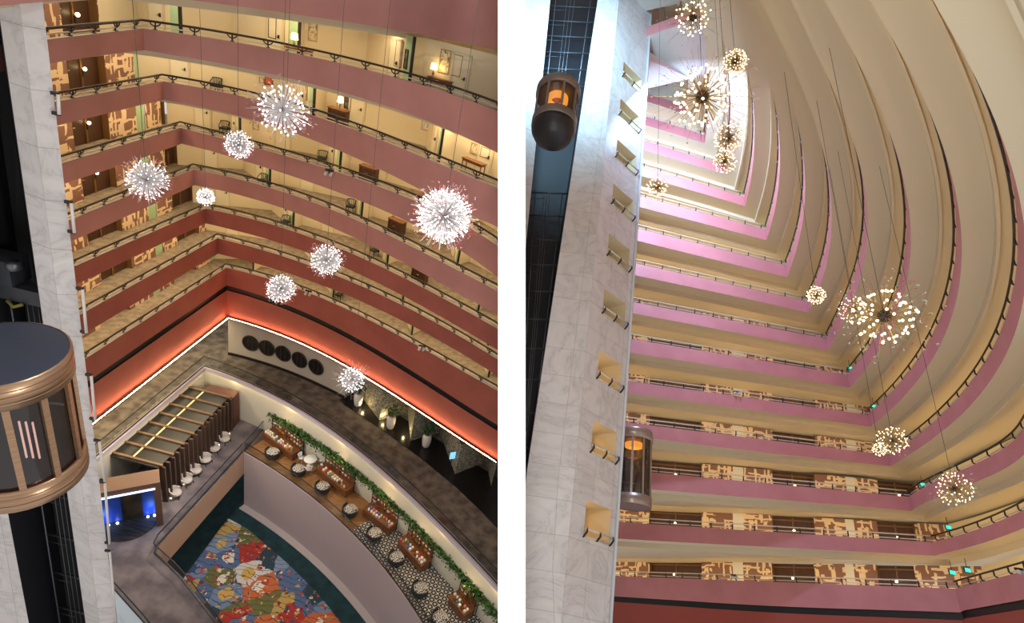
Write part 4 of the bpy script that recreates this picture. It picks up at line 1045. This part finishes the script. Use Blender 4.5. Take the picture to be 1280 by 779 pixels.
# ================================================================ corridor furniture of the downward view
def stand(px, k, hh, clear):      # where a piece of furniture seen at px stands on the corridor floor, kept clear of the walls
    zf = ZL(k)-FD; q = L.onz(px, zf+hh); r = L.d(px); dq = np.linalg.norm(q); P_ = q[:2].copy()
    for a, b in SEGS[k]:
        a, b = np.array(a), np.array(b); d = b-a; l = np.linalg.norm(d); d = d/l; n = np.array([d[1], -d[0]])
        s = (P_-a)@d
        if -.3 < s < l+.3:
            o = (P_-a)@n
            if o < clear and o > -2.5: P_ = P_+n*(clear-o)
    return np.array([P_[0], P_[1], zf+.012])
M_TEAK = mat('teak', fn=wood_fn((104, 62, 34), (140, 90, 52), (4, 4, 1)), rough=.45)
M_DTEAK = mat('dark_cabinet', fn=wood_fn((60, 38, 26), (84, 54, 38), (4, 4, 1)), rough=.45)
M_DGREEN = mat('bottle_green_lacquer', (30, 42, 36), .4)
M_SHADE = mat('lit_lampshade', (255, 236, 190), emit=(255, 226, 168), strength=2.4)
def wing_dir(k, p):
    plan, c, h = PLAN['L', k]; P = Path(plan[c:]); s = P.near(p[:2]); return P.fr(s)[1]
def make_chair(label, p, rz):
    t = thing('corridor_armchair', label, 'chair', p, L, rz, 'armchairs in the corridors')
    m = MB(); m.box((0, 0, .43), (.54, .50, .07)); m.box((0, .0, .49), (.48, .44, .06)); m.build('seat', M_DGREEN, parent=t)
    m = MB()
    for i in range(9):
        a = math.pi*(.12+.76*i/8); m.tube([(.27*math.cos(a), .02+.25*math.sin(a), .44), (.30*math.cos(a), .02+.29*math.sin(a), .86)], .016, 5)
    m.tube([(.30*math.cos(a), .02+.29*math.sin(a), .86) for a in np.linspace(.1, math.pi-.1, 12)], .03, 6); m.build('backrest', M_DGREEN, parent=t)
    for s in (-1, 1):
        m = MB(); m.tube([(s*.28, .1, .86), (s*.28, -.2, .66), (s*.26, -.22, .45)], .025, 6); m.build('armrest', M_DGREEN, parent=t)
        for q in (-1, 1): m = MB(); m.tube([(s*.22, q*.2, .42), (s*.25, q*.23, 0)], .028, 6, r1=.02); m.build('leg', M_DGREEN, parent=t)
    return t
CH = [((271, 108), 2, 'dark green armchair behind the second balcony down, left of the wing corridor'), ((308, 163), 3, 'dark green armchair right behind the small chandelier on the third balcony down'),
      ((403, 199), 3, 'dark armchair at the inner end of the alcove on the third balcony down'), ((341, 226), 4, 'dark green armchair in the left alcove of the fourth balcony down'),
      ((440, 259), 4, 'dark armchair in the right alcove of the fourth balcony down'), ((372, 277), 5, 'dark green armchair in the left alcove of the fifth balcony down'),
      ((468, 314), 5, 'dark armchair in the right alcove of the fifth balcony down'), ((424, 369), 7, 'dark armchair in the alcove just above the tall red band')]
c0 = None
for p, k, lab in CH:
    q = stand(p, k, .4, .42); d = wing_dir(k, q); rz = math.atan2(d[1], d[0])+rng.uniform(-.4, .4)
    if c0 is None: c0 = make_chair(lab, q, rz)
    else: dup(c0, L, q, rz, lab)
def make_cabinet(label, p, rz):
    t = thing('corridor_cabinet', label, 'cabinet', p, L, rz, 'slatted cabinets in the corridors')
    m = MB(); m.box((0, 0, .5), (1.15, .45, .78)); m.build('body', M_DTEAK, parent=t)
    m = MB(); m.box((0, 0, .92), (1.22, .5, .05)); m.build('top', M_TEAK, parent=t)
    for x in (-.28, .28):
        m = MB(); m.box((x, -.235, .5), (.52, .03, .70))
        for i in range(6): m.box((x-.2+.08*i, -.26, .5), (.035, .03, .66))
        o = m.build('door', M_DTEAK, parent=t); m = MB(); m.sphere((x*.2, -.29, .55), .02, 8, 6); m.build('knob', M_RAILR, parent=o)
    for x in (-.5, .5):
        for y in (-.17, .17): m = MB(); m.box((x, y, .06), (.06, .06, .12)); m.build('leg', M_BLACK, parent=t)
    return t
CB = [((423, 146), 2, 'dark slatted cabinet with a lit lamp on it on the second balcony down'), ((461, 217), 3, 'dark slatted cabinet right of the green panel on the third balcony down'),
      ((496, 283), 4, 'dark slatted cabinet left of the largest chandelier on the fourth balcony down'), ((525, 343), 5, 'dark slatted cabinet on the fifth balcony down')]
c0 = None
for p, k, lab in CB:
    q = stand(p, k, .5, .36); d = wing_dir(k, q); rz = math.atan2(d[1], d[0])
    if c0 is None: c0 = make_cabinet(lab, q, rz)
    else: dup(c0, L, q, rz, lab)
    if k == 2: cab2 = (q, rz)
def make_console(label, p, rz, w=1.35):
    t = thing('console_table', label, 'table', p, L, rz, 'console tables in the corridors')
    m = MB(); m.box((0, 0, .78), (w, .45, .05)); m.build('top', M_TEAK, parent=t)
    m = MB(); m.box((0, 0, .70), (w-.12, .36, .10)); m.build('apron', M_TEAK, parent=t)
    for x in (-1, 1):
        for y in (-1, 1): m = MB(); m.tube([(x*(w/2-.07), y*.17, .72), (x*(w/2-.07), y*.17, 0)], .035, 6, r1=.022); m.build('leg', M_TEAK, parent=t)
    return t
TB = [((386, 66), 1, 'brown console table with a lit lamp left of the picture pair on the top balcony'), ((553, 103), 1, 'brown console table with lit lamp, directly beside the paired pictures on the top balcony'),
      ((592, 206), 2, 'bare brown console table under two small pictures on the second balcony down')]
c0 = None; tops_ = []
for p, k, lab in TB:
    q = stand(p, k, .6, .34); d = wing_dir(k, q); rz = math.atan2(d[1], d[0])
    if c0 is None: c0 = make_console(lab, q, rz)
    else: dup(c0, L, q, rz, lab)
    tops_.append((q, rz))
def make_lamp(label, p):
    t = thing('table_lamp', label, 'lamp', p, L, 0, 'lit table lamps in the corridors')
    m = MB(); m.lathe([(.10, 0), (.10, .02), (.03, .04), (.07, .14), (.07, .22), (.02, .30), (.02, .40)], n=14); m.build('base', mat('lamp_base', (120, 104, 84), .4), parent=t)
    m = MB(); m.lathe([(.19, .36), (.15, .66)], n=18, cap=False); m.build('lamp_shade', M_SHADE, parent=t)
    return t
def on_table(tp, dx, h): q, rz = tp; return (q[0]+dx*math.cos(rz), q[1]+dx*math.sin(rz), q[2]+h)
l0 = make_lamp('lit table lamp with white shade on the left console of the top balcony', on_table(tops_[0], -.25, .805))
dup(l0, L, on_table(tops_[1], -.45, .805), 0, 'lit table lamp with white shade beside the paired pictures on the top balcony')
dup(l0, L, on_table(cab2, .05, .945), 0, 'lit table lamp with white shade on the slatted cabinet of the second balcony')
for tp, h in ((tops_[0], 1.3), (tops_[1], 1.3), (cab2, 1.45)): plight(L, on_table(tp, -.1, h), 9, (255, 214, 150), .1, 'table_lamp_bulb')
def art_fn(a, b_, c):
    def fn(nt, bs):
        n = N(nt, 'ShaderNodeTexNoise', Scale=3.5, Detail=3); nt.links.new(coords(nt, 'Object'), n.inputs['Vector'])
        nt.links.new(ramp(nt, n.outputs['Fac'], [(.38, a), (.5, b_), (.62, c)]), bs.inputs['Base Color'])
    return fn
ARTS = [mat('art_ochre', fn=art_fn((190, 160, 96), (226, 214, 176), (110, 96, 60))), mat('art_grey', fn=art_fn((196, 190, 176), (226, 220, 206), (110, 104, 100))), mat('art_orange', fn=art_fn((196, 84, 44), (206, 100, 56), (186, 74, 40))), mat('art_dark', fn=art_fn((60, 58, 54), (96, 90, 80), (150, 140, 120)))]
def picture(px, k, w, h, art, label, frame=M_DARK):
    best = None
    for a, b in SEGS[k]:
        P_ = L.hit(px, a, b); d = np.array(b)-a; s = (P_[:2]-a)@d/(d@d)
        if -.02 <= s <= 1.02:
            dep = -(L.B.T@P_)[2]
            if dep > 0 and (best is None or dep < best[0]): best = (dep, P_, unit(d))
    if best is None: return
    _, P_, d = best; n = np.array([d[1], -d[0]]); q = P_[:2]+n*.03
    z = min(max(P_[2], ZL(k)-FD+.9+h/2), ZL(k)-FD+2.35-h/2)
    t = thing('framed_picture', label, 'picture', (q[0], q[1], z-h/2), L, math.atan2(d[1], d[0]), 'framed pictures in the corridors')
    m = MB()
    for s in (-1, 1): m.box((s*w/2, 0, h/2), (.04, .05, h+.04)); m.box((0, 0, h/2+s*h/2), (w, .05, .04))
    m.build('frame', frame, parent=t)
    m = MB(); m.box((0, .005, h/2), (w, .02, h)); m.build('canvas', art, parent=t)
GF = mat('gilt_frame', (170, 140, 90), .4, .3)
picture((341, 36), 1, .45, 1.05, ARTS[3], 'tall dark picture left of the green panel on the top balcony'); picture((391, 40), 1, .42, .85, ARTS[0], 'ochre picture above the left lamp on the top balcony', GF)
picture((499, 68), 1, .55, 1.25, ARTS[1], 'tall pale picture left of the wide green panel on the top balcony', GF); picture((508, 74), 1, .22, .9, ARTS[3], 'narrow dark picture beside the tall pale one on the top balcony')
picture((556, 77), 1, .52, 1.1, ARTS[0], 'left one of the paired ochre pictures beside the lamp on the top balcony', GF); picture((571, 82), 1, .5, 1.0, ARTS[0], 'right one of the paired ochre pictures beside the lamp on the top balcony', GF)
picture((336, 104), 2, .45, .5, ARTS[2], 'small orange picture above the sparse chandelier on the second balcony'); picture((327, 100), 2, .25, .3, ARTS[0], 'tiny picture left of the orange one on the second balcony', GF)
picture((382, 116), 2, .4, .8, ARTS[0], 'ochre picture beside the green panel right of the sparse chandelier', GF); picture((435, 129), 2, .4, .6, ARTS[3], 'dark picture right of the lamp on the second balcony')
picture((532, 160), 2, .45, .75, ARTS[1], 'left one of two pale pictures on the second balcony', GF); picture((543, 165), 2, .45, .75, ARTS[1], 'right one of two pale pictures on the second balcony', GF)
picture((594, 186), 2, .5, .5, ARTS[0], 'small ochre picture over the bare console table', GF); picture((607, 191), 2, .55, .5, ARTS[1], 'small pale picture over the bare console table', GF)
picture((320, 163), 3, .35, .7, ARTS[0], 'narrow ochre picture behind the third balcony beside the small chandelier', GF)

# twin floodlights clipped to the parapets, and exit signs
def flood(fr, px, depth, lab, f0=[None]):
    p = fr.at(px, depth*S)
    if f0[0] is None:
        t = thing('twin_floodlight', lab, 'floodlight', p, fr, 0, 'small floodlights on the parapets')
        m = MB(); m.box((0, .1, .18), (.5, .08, .12)); m.tube([(0, .1, .18), (0, .05, .0)], .03, 6); m.build('bracket', M_BLACK, parent=t)
        for s in (-1, 1): m = MB(); m.tube([(s*.16, .05, .05), (s*.16, -.16, -.05)], .10, 8); m.build('lamp_head', mat('flood_grey', (206, 204, 200), .4), parent=t)
        f0[0] = t; return
    dup(f0[0], fr, p, 0, lab)
def par_depth(fr, side, k, px):   # depth of the parapet of storey k under a pixel
    plan = PLAN[side, k][0]; b = None
    for i in range(len(plan)-1):
        P_ = fr.hit(px, plan[i], plan[i+1]); d = plan[i+1]-plan[i]; s = (P_[:2]-plan[i])@d/(d@d)
        if 0 <= s <= 1:
            dep = -(fr.B.T@P_)[2]
            if dep > 0 and (b is None or dep < b): b = dep
    return (b or 30)/S
for fr, side, k, px, lab in ((L, 'L', 3, (411, 217), 'twin grey floodlight on the pink front of the third balcony down'), (L, 'L', 6, (385, 367), 'twin grey floodlight on the sixth balcony down right of the chandelier'),
        (L, 'L', 7, (527, 436), 'twin grey floodlight on the tall red band below the seventh handrail'), (R, 'R', 0, (918, 722), 'twin grey floodlight on the lowest rose balcony under the pale panel'),
        (R, 'R', 4, (921, 492), 'twin grey floodlight on the fifth rose balcony up under the pale panel'), (R, 'R', 0, (1277, 716), 'twin grey floodlight on the lowest rose balcony near the far right')):
    flood(fr, px, par_depth(fr, side, k, px)-.06, lab)
e0 = None
for k, px, lab in ((0, (1190, 716), 'lower left green exit sign at the corner of the lowest balcony'), (0, (1209, 713), 'green exit sign nearest the curved wing on the lowest balcony'), (1, (1185, 659.5), 'green exit sign at the corner of the second balcony up'),
        (2, (1153, 606), 'green exit sign at the corner of the third balcony up'), (4, (1092, 508), 'green exit sign at the corner of the fifth balcony up'), (5, (1062, 460), 'small green exit sign at the corner of the sixth balcony up')):
    p = R.onz(px, ZR(k)+.75)
    if e0 is None:
        e0 = thing('exit_sign', lab, 'sign', p, R, .2, 'green exit signs')
        m = MB(); m.box((0, 0, 0), (.46, .08, .26)); m.build('housing', M_BLACK, parent=e0)
        m = MB(); m.box((0, -.045, 0), (.42, .02, .22)); m.build('lit_face', mat('exit_green', (40, 200, 180), emit=(50, 210, 190), strength=1.6, quiet=True), parent=e0)
        m = MB(); m.tube([(0, 0, .13), (0, 0, .7)], .02, 5); m.build('hanger', M_BLACK, parent=e0)
    else: dup(e0, R, p, .2, lab)
# ================================================================ podium furnishings
# white vases with plants in the notches of the stone wall
v0 = None
for px, lab in (((447, 507), 'white vase with a plant behind the lowest chandelier'), ((487.7, 535), 'tall white vase with a green plant between the first two stone piers'), ((532, 558), 'tall white vase with a small plant between the last two stone piers')):
    p = L.onz(px, ZM+.03)
    if v0 is None:
        v0 = thing('potted_plant', lab, 'plant', p, L, 0, 'vases along the stone wall')
        m = MB(); m.lathe([(.22, 0), (.30, .15), (.36, .6), (.36, .95), (.30, 1.2), (.24, 1.25), (.22, 1.18)], n=20); m.build('vase', mat('white_ceramic', (226, 216, 206), .35), parent=v0)
        m = MB()
        for i in range(46):
            a = rng.uniform(0, 6.28); r = rng.uniform(.1, .55); h = rng.uniform(1.4, 2.2); c = np.array([r*math.cos(a), r*math.sin(a), h]); s = unit(rng.normal(0, 1, 3)); q = unit(np.cross(s, rng.normal(0, 1, 3)))
            m.add([c-s*.22, c+q*.07, c+s*.22, c-q*.07], [(0, 1, 2, 3)])
            m.tube([(0, 0, 1.15), c], .008, 3)
        o = m.build('leaves', mat('fern_green', (52, 92, 40), .6), parent=v0); o['kind'] = 'stuff'
    else: dup(v0, L, p, rng.uniform(0, 6), lab)
q = L.onz((564, 586), ZM+.03)+np.array([-.1, -.2, 0]); t = thing('sign_stand', 'small blue glowing sign on a stand in front of the last stone pier', 'sign', q, L, .5)
m = MB(); m.tube([(0, 0, 0), (0, 0, 1.2)], .03, 6); m.box((0, 0, .01), (.4, .3, .02)); m.build('stand', M_BLACK, parent=t)
m = MB(); m.box((0, -.03, 1.5), (.42, .05, .62)); m.build('screen', mat('blue_screen', (120, 180, 230), emit=(110, 175, 235), strength=1.6), parent=t)
# uplights on the stone
for s_ in (.8, 3.0, 5.2):
    q = P7.at(w0+s_+1.2, .1); plight(L, (q[0], q[1], ZM+.5), 34, (255, 226, 160), .06, 'stone_uplight')

# barrel armchairs along the slatted front
M_UPH = mat('grey_upholstery', (198, 190, 184), .8)
a0 = None
for i, px in enumerate(((220.5, 621), (234, 605), (245.6, 593), (258, 579), (269, 565), (281.5, 553))):
    lab = f'grey barrel armchair with dark frame, {["nearest the entrance portal", "second from the entrance portal", "third from the entrance portal", "fourth from the entrance portal", "fifth from the entrance portal", "farthest from the entrance portal"][i]}'
    p = L.onz(px, ZD); rz = math.atan2(pd[1], pd[0])+.25*(-1)**i
    if a0 is None:
        a0 = thing('barrel_armchair', lab, 'chair', p, L, rz, 'barrel armchairs along the bar pavilion')
        m = MB(); m.lathe([(.02, .32), (.36, .32), (.38, .38), (.36, .48), (.02, .50)], n=20); m.build('seat', M_UPH, parent=a0)
        m = MB()
        for zz in (.36, .60, .82): pass
        aa = np.linspace(-.35, math.pi+.35, 18); r0, r1 = .36, .46
        for i_ in range(17):
            A_, B_ = aa[i_], aa[i_+1]; h0 = .62+.22*math.sin(max(0, min(math.pi, A_))); h1 = .62+.22*math.sin(max(0, min(math.pi, B_)))
            P_ = lambda a, r, z: (r*math.cos(a), r*math.sin(a), z)
            m.quad(P_(A_, r0, .42), P_(B_, r0, .42), P_(B_, r0+.03, h1), P_(A_, r0+.03, h0)); m.quad(P_(B_, r1, .42), P_(A_, r1, .42), P_(A_, r1, h0), P_(B_, r1, h1)); m.quad(P_(A_, r0+.03, h0), P_(B_, r0+.03, h1), P_(B_, r1, h1), P_(A_, r1, h0))
        m.build('backrest', M_UPH, parent=a0)
        for x in (-1, 1):
            for y in (-1, 1): m = MB(); m.tube([(x*.26, y*.24, .33), (x*.32, y*.30, 0)], .035, 6, r1=.025); m.build('leg', M_BLACK, parent=a0)
    else: dup(a0, L, p, rz, lab)
t0 = None
for i, px in enumerate(((227, 600), (252, 574), (275, 549))):
    p = L.onz(px, ZD)
    lab = f'small dark side table among the barrel armchairs, {["first", "second", "third"][i]} from the entrance portal'
    if t0 is None:
        t0 = thing('side_table', lab, 'table', p, L, 0, 'side tables along the bar pavilion')
        m = MB(); m.lathe([(.02, .5), (.24, .5), (.24, .53), (.02, .53)], n=18); m.build('top', M_BLACK, parent=t0)
        m = MB(); m.tube([(0, 0, 0), (0, 0, .5)], .03, 6); m.lathe([(.02, 0), (.18, 0), (.18, .02), (.02, .03)], n=16); m.build('pedestal', M_BLACK, parent=t0)
    else: dup(t0, L, p, 0, lab)

# shop strip: counters with back shelves, goods, ivy, tables
MCP = Path(M_C)
M_OAK = mat('shop_oak', fn=wood_fn((96, 58, 34), (132, 84, 50), (3, 3, 3)), rough=.4)
UN = [((329, 550), (364.6, 577)), ((395, 593), (431, 623)), ((453, 645), (485, 670)), ((496, 684), (525, 717)), ((559, 755), (578, 779))]
UL_ = ['first wooden shop counter from the short glass screen', 'second wooden shop counter, right of the round white table', 'third wooden shop counter, first on the patterned tiles', 'fourth wooden shop counter, middle of the patterned tiles', 'fifth wooden shop counter, nearest the party wall']
GOOD = {'cream': (232, 222, 198), 'white': (240, 238, 234), 'amber': (214, 150, 70), 'rose': (214, 130, 130), 'red': (190, 44, 40), 'teal': (60, 140, 130), 'brown': (110, 70, 44), 'blue': (60, 120, 200)}
gm = {k: mat('goods_'+k, v, .4) for k, v in GOOD.items()}
proto = {}
for ui, (pa_, pb_) in enumerate(UN):
    A_, B_ = L.onz(pa_, ZD), L.onz(pb_, ZD); d = (B_-A_)[:2]; w = np.linalg.norm(d); d = d/w; rz = math.atan2(d[1], d[0])
    t = thing('shop_counter', UL_[ui]+', stacked with goods', 'counter', A_, L, rz, 'shop counters under the ivy')
    m = MB(); m.box((w/2, .42, .38), (w, .8, .76)); m.build('counter_body', M_OAK, parent=t)
    m = MB(); m.box((w/2, .40, .78), (w+.08, .88, .05)); m.build('counter_top', M_OAK, parent=t)
    for x in (0, w/2, w): m = MB(); m.box((x, 1.15, 1.0), (.06, .06, 2.0)); m.box((x, .86, 1.0), (.05, .05, 2.0)); m.build('shelf_post', M_BLACK, parent=t)
    for z in (.9, 1.3, 1.7): m = MB(); m.box((w/2, 1.0, z), (w, .36, .03)); m.build('shelf', M_OAK, parent=t)
    m = MB(); m.box((w/2, 1.0, 1.98), (w+.1, .4, .05)); m.box((w/2, .88, 1.93), (w, .05, .05)); m.build('canopy_rail', M_BLACK, parent=t)
    spots = [(x, y, .805) for x in np.arange(.15, w-.1, .27) for y in (.15, .38)]+[(x, 1.0, z+.016) for z in (.9, 1.3, 1.7) for x in np.arange(.18, w-.1, .36)]
    ca, sa = math.cos(rz), math.sin(rz)
    for (x, y, z) in spots:
        if rng.random() < .12: continue
        col = rng.choice(list(GOOD), p=[.3, .3, .12, .1, .05, .04, .06, .03]); kd = 'jar' if rng.random() < .3 else 'gift_box'
        pos = (A_[0]+x*ca-y*sa, A_[1]+x*sa+y*ca, ZD+z); where = 'on the counter top' if z < .85 else 'on the back shelves'
        lab = f'small {col} {"jar" if kd == "jar" else "packet"} {where} of the {UL_[ui].split(" ")[0]} shop counter'
        grp = f'{col} {"jars" if kd == "jar" else "packets"} {where} of the {UL_[ui].split(" ")[0]} counter'
        key = (kd, col); r_ = rz+rng.uniform(-.2, .2)
        if key not in proto:
            if kd == 'jar': m = MB(); m.lathe([(.06, 0), (.08, .02), (.08, .16), (.05, .19), (.05, .23), (.01, .23)], n=10)
            else: m = MB(); m.box((0, 0, .08), (.17, .15, .16)); m.box((0, 0, .165), (.18, .03, .01))
            me = m.build(kd, gm[col], parent=t).data
            ob = [o for o in bpy.data.objects if o.data == me][0]; bpy.data.objects.remove(ob); proto[key] = me
        o = bpy.data.objects.new(kd, proto[key]); COL.objects.link(o); o.matrix_world = L.T @ Matrix.Translation(pos) @ Matrix.Rotation(r_, 4, 'Z'); tag(o, lab, 'jar' if kd == 'jar' else 'packet', grp)
    q = (A_[0]+(w/2)*ca-.3*sa, A_[1]+(w/2)*sa+.3*ca, ZD+2.3); plight(L, q, 20, (255, 214, 150), .05, 'counter_lamp')
# ivy running along the tops of the shelves
tops2 = []
for pa_, pb_ in UN:
    A_, B_ = L.onz(pa_, ZD)[:2], L.onz(pb_, ZD)[:2]; d = unit(B_-A_); n = np.array([-d[1], d[0]]); tops2 += [A_+n*1.0, B_+n*1.0]
d = unit(tops2[-1]-tops2[-2]); IV = Path(smooth([tops2[0]-unit(tops2[1]-tops2[0])*.5]+tops2+[tops2[-1]+d*2.5], 40, 4))
mA = MB(); iv = mat('ivy_green', fn=noisy((18, 44, 16), (74, 122, 50), 4, 3), rough=.55)
for i in range(7500):
    s = rng.uniform(0, IV.len); c = IV.at(s, .06+rng.normal(0, .2)); zz = ZD+2.06+abs(rng.normal(0, .16))-(.35*rng.random()**3)
    if rng.random() < .08: zz -= rng.uniform(.1, .7)
    c = np.array([c[0], c[1], zz]); a = unit(rng.normal(0, 1, 3)); b = unit(np.cross(a, rng.normal(0, 1, 3))); l = rng.uniform(.07, .15)
    mA.add([c-a*l, c+b*l*.5, c+a*l, c-b*l*.5], [(0, 1, 2, 3)])
o = mA.build('hanging_ivy', iv, L); tag(o, 'long band of green ivy trailing along the tops of the shop shelves', 'ivy', kind='stuff')
for s in np.linspace(.6, IV.len-1.5, 11):
    q = IV.at(s, .3); plight(L, (q[0], q[1], ZD+1.95), 5, (244, 246, 220), .04, 'ivy_uplight')
# dark tub chairs with patterned cushions along the curved glass
def lace_fn(nt, b):
    v = coords(nt, 'Object', (7, 7, 7)); w_ = N(nt, 'ShaderNodeTexVoronoi', feature='DISTANCE_TO_EDGE', Scale=1.2); nt.links.new(v, w_.inputs['Vector'])
    nt.links.new(mix(nt, mth(nt, 'GREATER_THAN', w_.outputs['Distance'], .11), (40, 40, 42), (236, 232, 226)), b.inputs['Base Color'])
s0_ = None
for i, px in enumerate(((336, 571), (367, 593), (397, 615), (431, 644), (462, 673), (491, 702), (522, 740), (546, 777))):
    p = L.onz(px, ZD+.3); p[2] = ZD; rp = Path(RIM); d = rp.fr(rp.near(p[:2]))[1]; rz = math.atan2(d[1], d[0])
    c_ = rp.at(rp.near(p[:2]), 1.05); p = np.array([c_[0], c_[1], ZD])
    lab = f'{ORD[i].replace("top", "first")} dark tub chair with lacy cushion from the short glass screen'
    if s0_ is None:
        s0_ = thing('tub_chair', lab, 'chair', p, L, rz, 'tub chairs along the curved glass')
        m = MB(); m.lathe([(.02, .12), (.50, .12), (.55, .2), (.55, .40), (.02, .42)], n=24); m.build('base', mat('charcoal_velvet', (44, 46, 48), .8), parent=s0_)
        m = MB(); m.lathe([(.02, .43), (.50, .43), (.56, .48), (.50, .58), (.02, .60)], n=24); m.build('cushion', mat('lace_cushion', fn=lace_fn), parent=s0_)
        m = MB(); aa = np.linspace(math.pi-.3, 2*math.pi+.3, 18); P_ = lambda a, r, z: (r*math.cos(a), r*math.sin(a), z)
        for j in range(17):
            A_, B_ = aa[j], aa[j+1]; m.quad(P_(A_, .55, .4), P_(B_, .55, .4), P_(B_, .58, .72), P_(A_, .58, .72)); m.quad(P_(B_, .64, .4), P_(A_, .64, .4), P_(A_, .64, .72), P_(B_, .64, .72)); m.quad(P_(A_, .58, .72), P_(B_, .58, .72), P_(B_, .64, .72), P_(A_, .64, .72))
        m.build('backrest', MATS['charcoal_velvet'], parent=s0_)
        for x in (-1, 1):
            for y in (-1, 1): m = MB(); m.tube([(x*.28, y*.28, .13), (x*.3, y*.3, 0)], .03, 6); m.build('leg', M_BLACK, parent=s0_)
    else: dup(s0_, L, p, rz, lab)
p = L.onz((388, 574), ZD+.72); p[2] = ZD
t = thing('round_table', 'round white pedestal table between the first two shop counters', 'table', p, L)
m = MB(); m.lathe([(.02, .70), (.50, .70), (.52, .72), (.50, .745), (.02, .745)], n=32); m.build('top', M_WHITE, parent=t)
m = MB(); m.lathe([(.28, 0), (.26, .02), (.05, .06), (.04, .5), (.10, .70)], n=20); m.build('pedestal', M_WHITE, parent=t)
w0_ = None
for i, (a, lab) in enumerate(((2.9, 'white shell chair left of the round white table'), (-1.3, 'white shell chair on the near side of the round white table'), (.6, 'white shell chair right of the round white table'))):
    pp_ = p+np.array([.85*math.cos(a), .85*math.sin(a), 0]); rz = a-math.pi/2
    if w0_ is None:
        w0_ = thing('shell_chair', lab, 'chair', pp_, L, rz, 'white chairs round the white table')
        m = MB(); m.lathe([(.02, .43), (.2, .43), (.24, .47), (.02, .46)], n=18); m.build('seat', M_WHITE, parent=w0_)
        m = MB()
        for j in range(12):
            A_, B_ = [math.pi*(.15+.7*x/12) for x in (j, j+1)]; P_ = lambda a, r, z: (r*math.cos(a), r*math.sin(a), z)
            m.quad(P_(A_, .22, .46), P_(B_, .22, .46), P_(B_, .28, .82), P_(A_, .28, .82)); m.quad(P_(B_, .25, .46), P_(A_, .25, .46), P_(A_, .31, .82), P_(B_, .31, .82)); m.quad(P_(A_, .28, .82), P_(B_, .28, .82), P_(B_, .31, .82), P_(A_, .31, .82))
        m.build('backrest', M_WHITE, parent=w0_)
        for x in (-1, 1):
            for y in (-1, 1): m = MB(); m.tube([(x*.12, y*.12, .44), (x*.2, y*.2, 0)], .018, 6); m.build('leg', M_RAILR, parent=w0_)
    else: dup(w0_, L, pp_, rz, lab)
# ---------------------------------------------------------------- camera, sky, view
cam = bpy.data.cameras.new('camera'); cam.sensor_width = 36; cam.sensor_fit = 'HORIZONTAL'; cam.lens = FOC/1280*36; cam.clip_start = .05; cam.clip_end = 500
co = bpy.data.objects.new('camera', cam); COL.objects.link(co)
co.matrix_world = Matrix.Translation((0, 0, CAMZ)) @ Matrix([list(r)+[0] for r in BL]+[[0, 0, 0, 1]])
SC.camera = co
w = bpy.data.worlds.new('hall_daylight'); SC.world = w; w.use_nodes = True
w.node_tree.nodes['Background'].inputs[0].default_value = (1.0, .97, .95, 1); w.node_tree.nodes['Background'].inputs[1].default_value = .68
vs = SC.view_settings; vs.view_transform = 'Standard'; vs.look = 'None'; vs.gamma = 1; vs.exposure = 0; vs.use_curve_mapping = False
SC.cycles.max_bounces = 6; SC.cycles.diffuse_bounces = 3; SC.cycles.glossy_bounces = 3; SC.cycles.transparent_max_bounces = 10; SC.cycles.transmission_bounces = 4
SC.cycles.use_denoising = True; SC.cycles.sample_clamp_indirect = 4; SC.cycles.caustics_reflective = False; SC.cycles.caustics_refractive = False
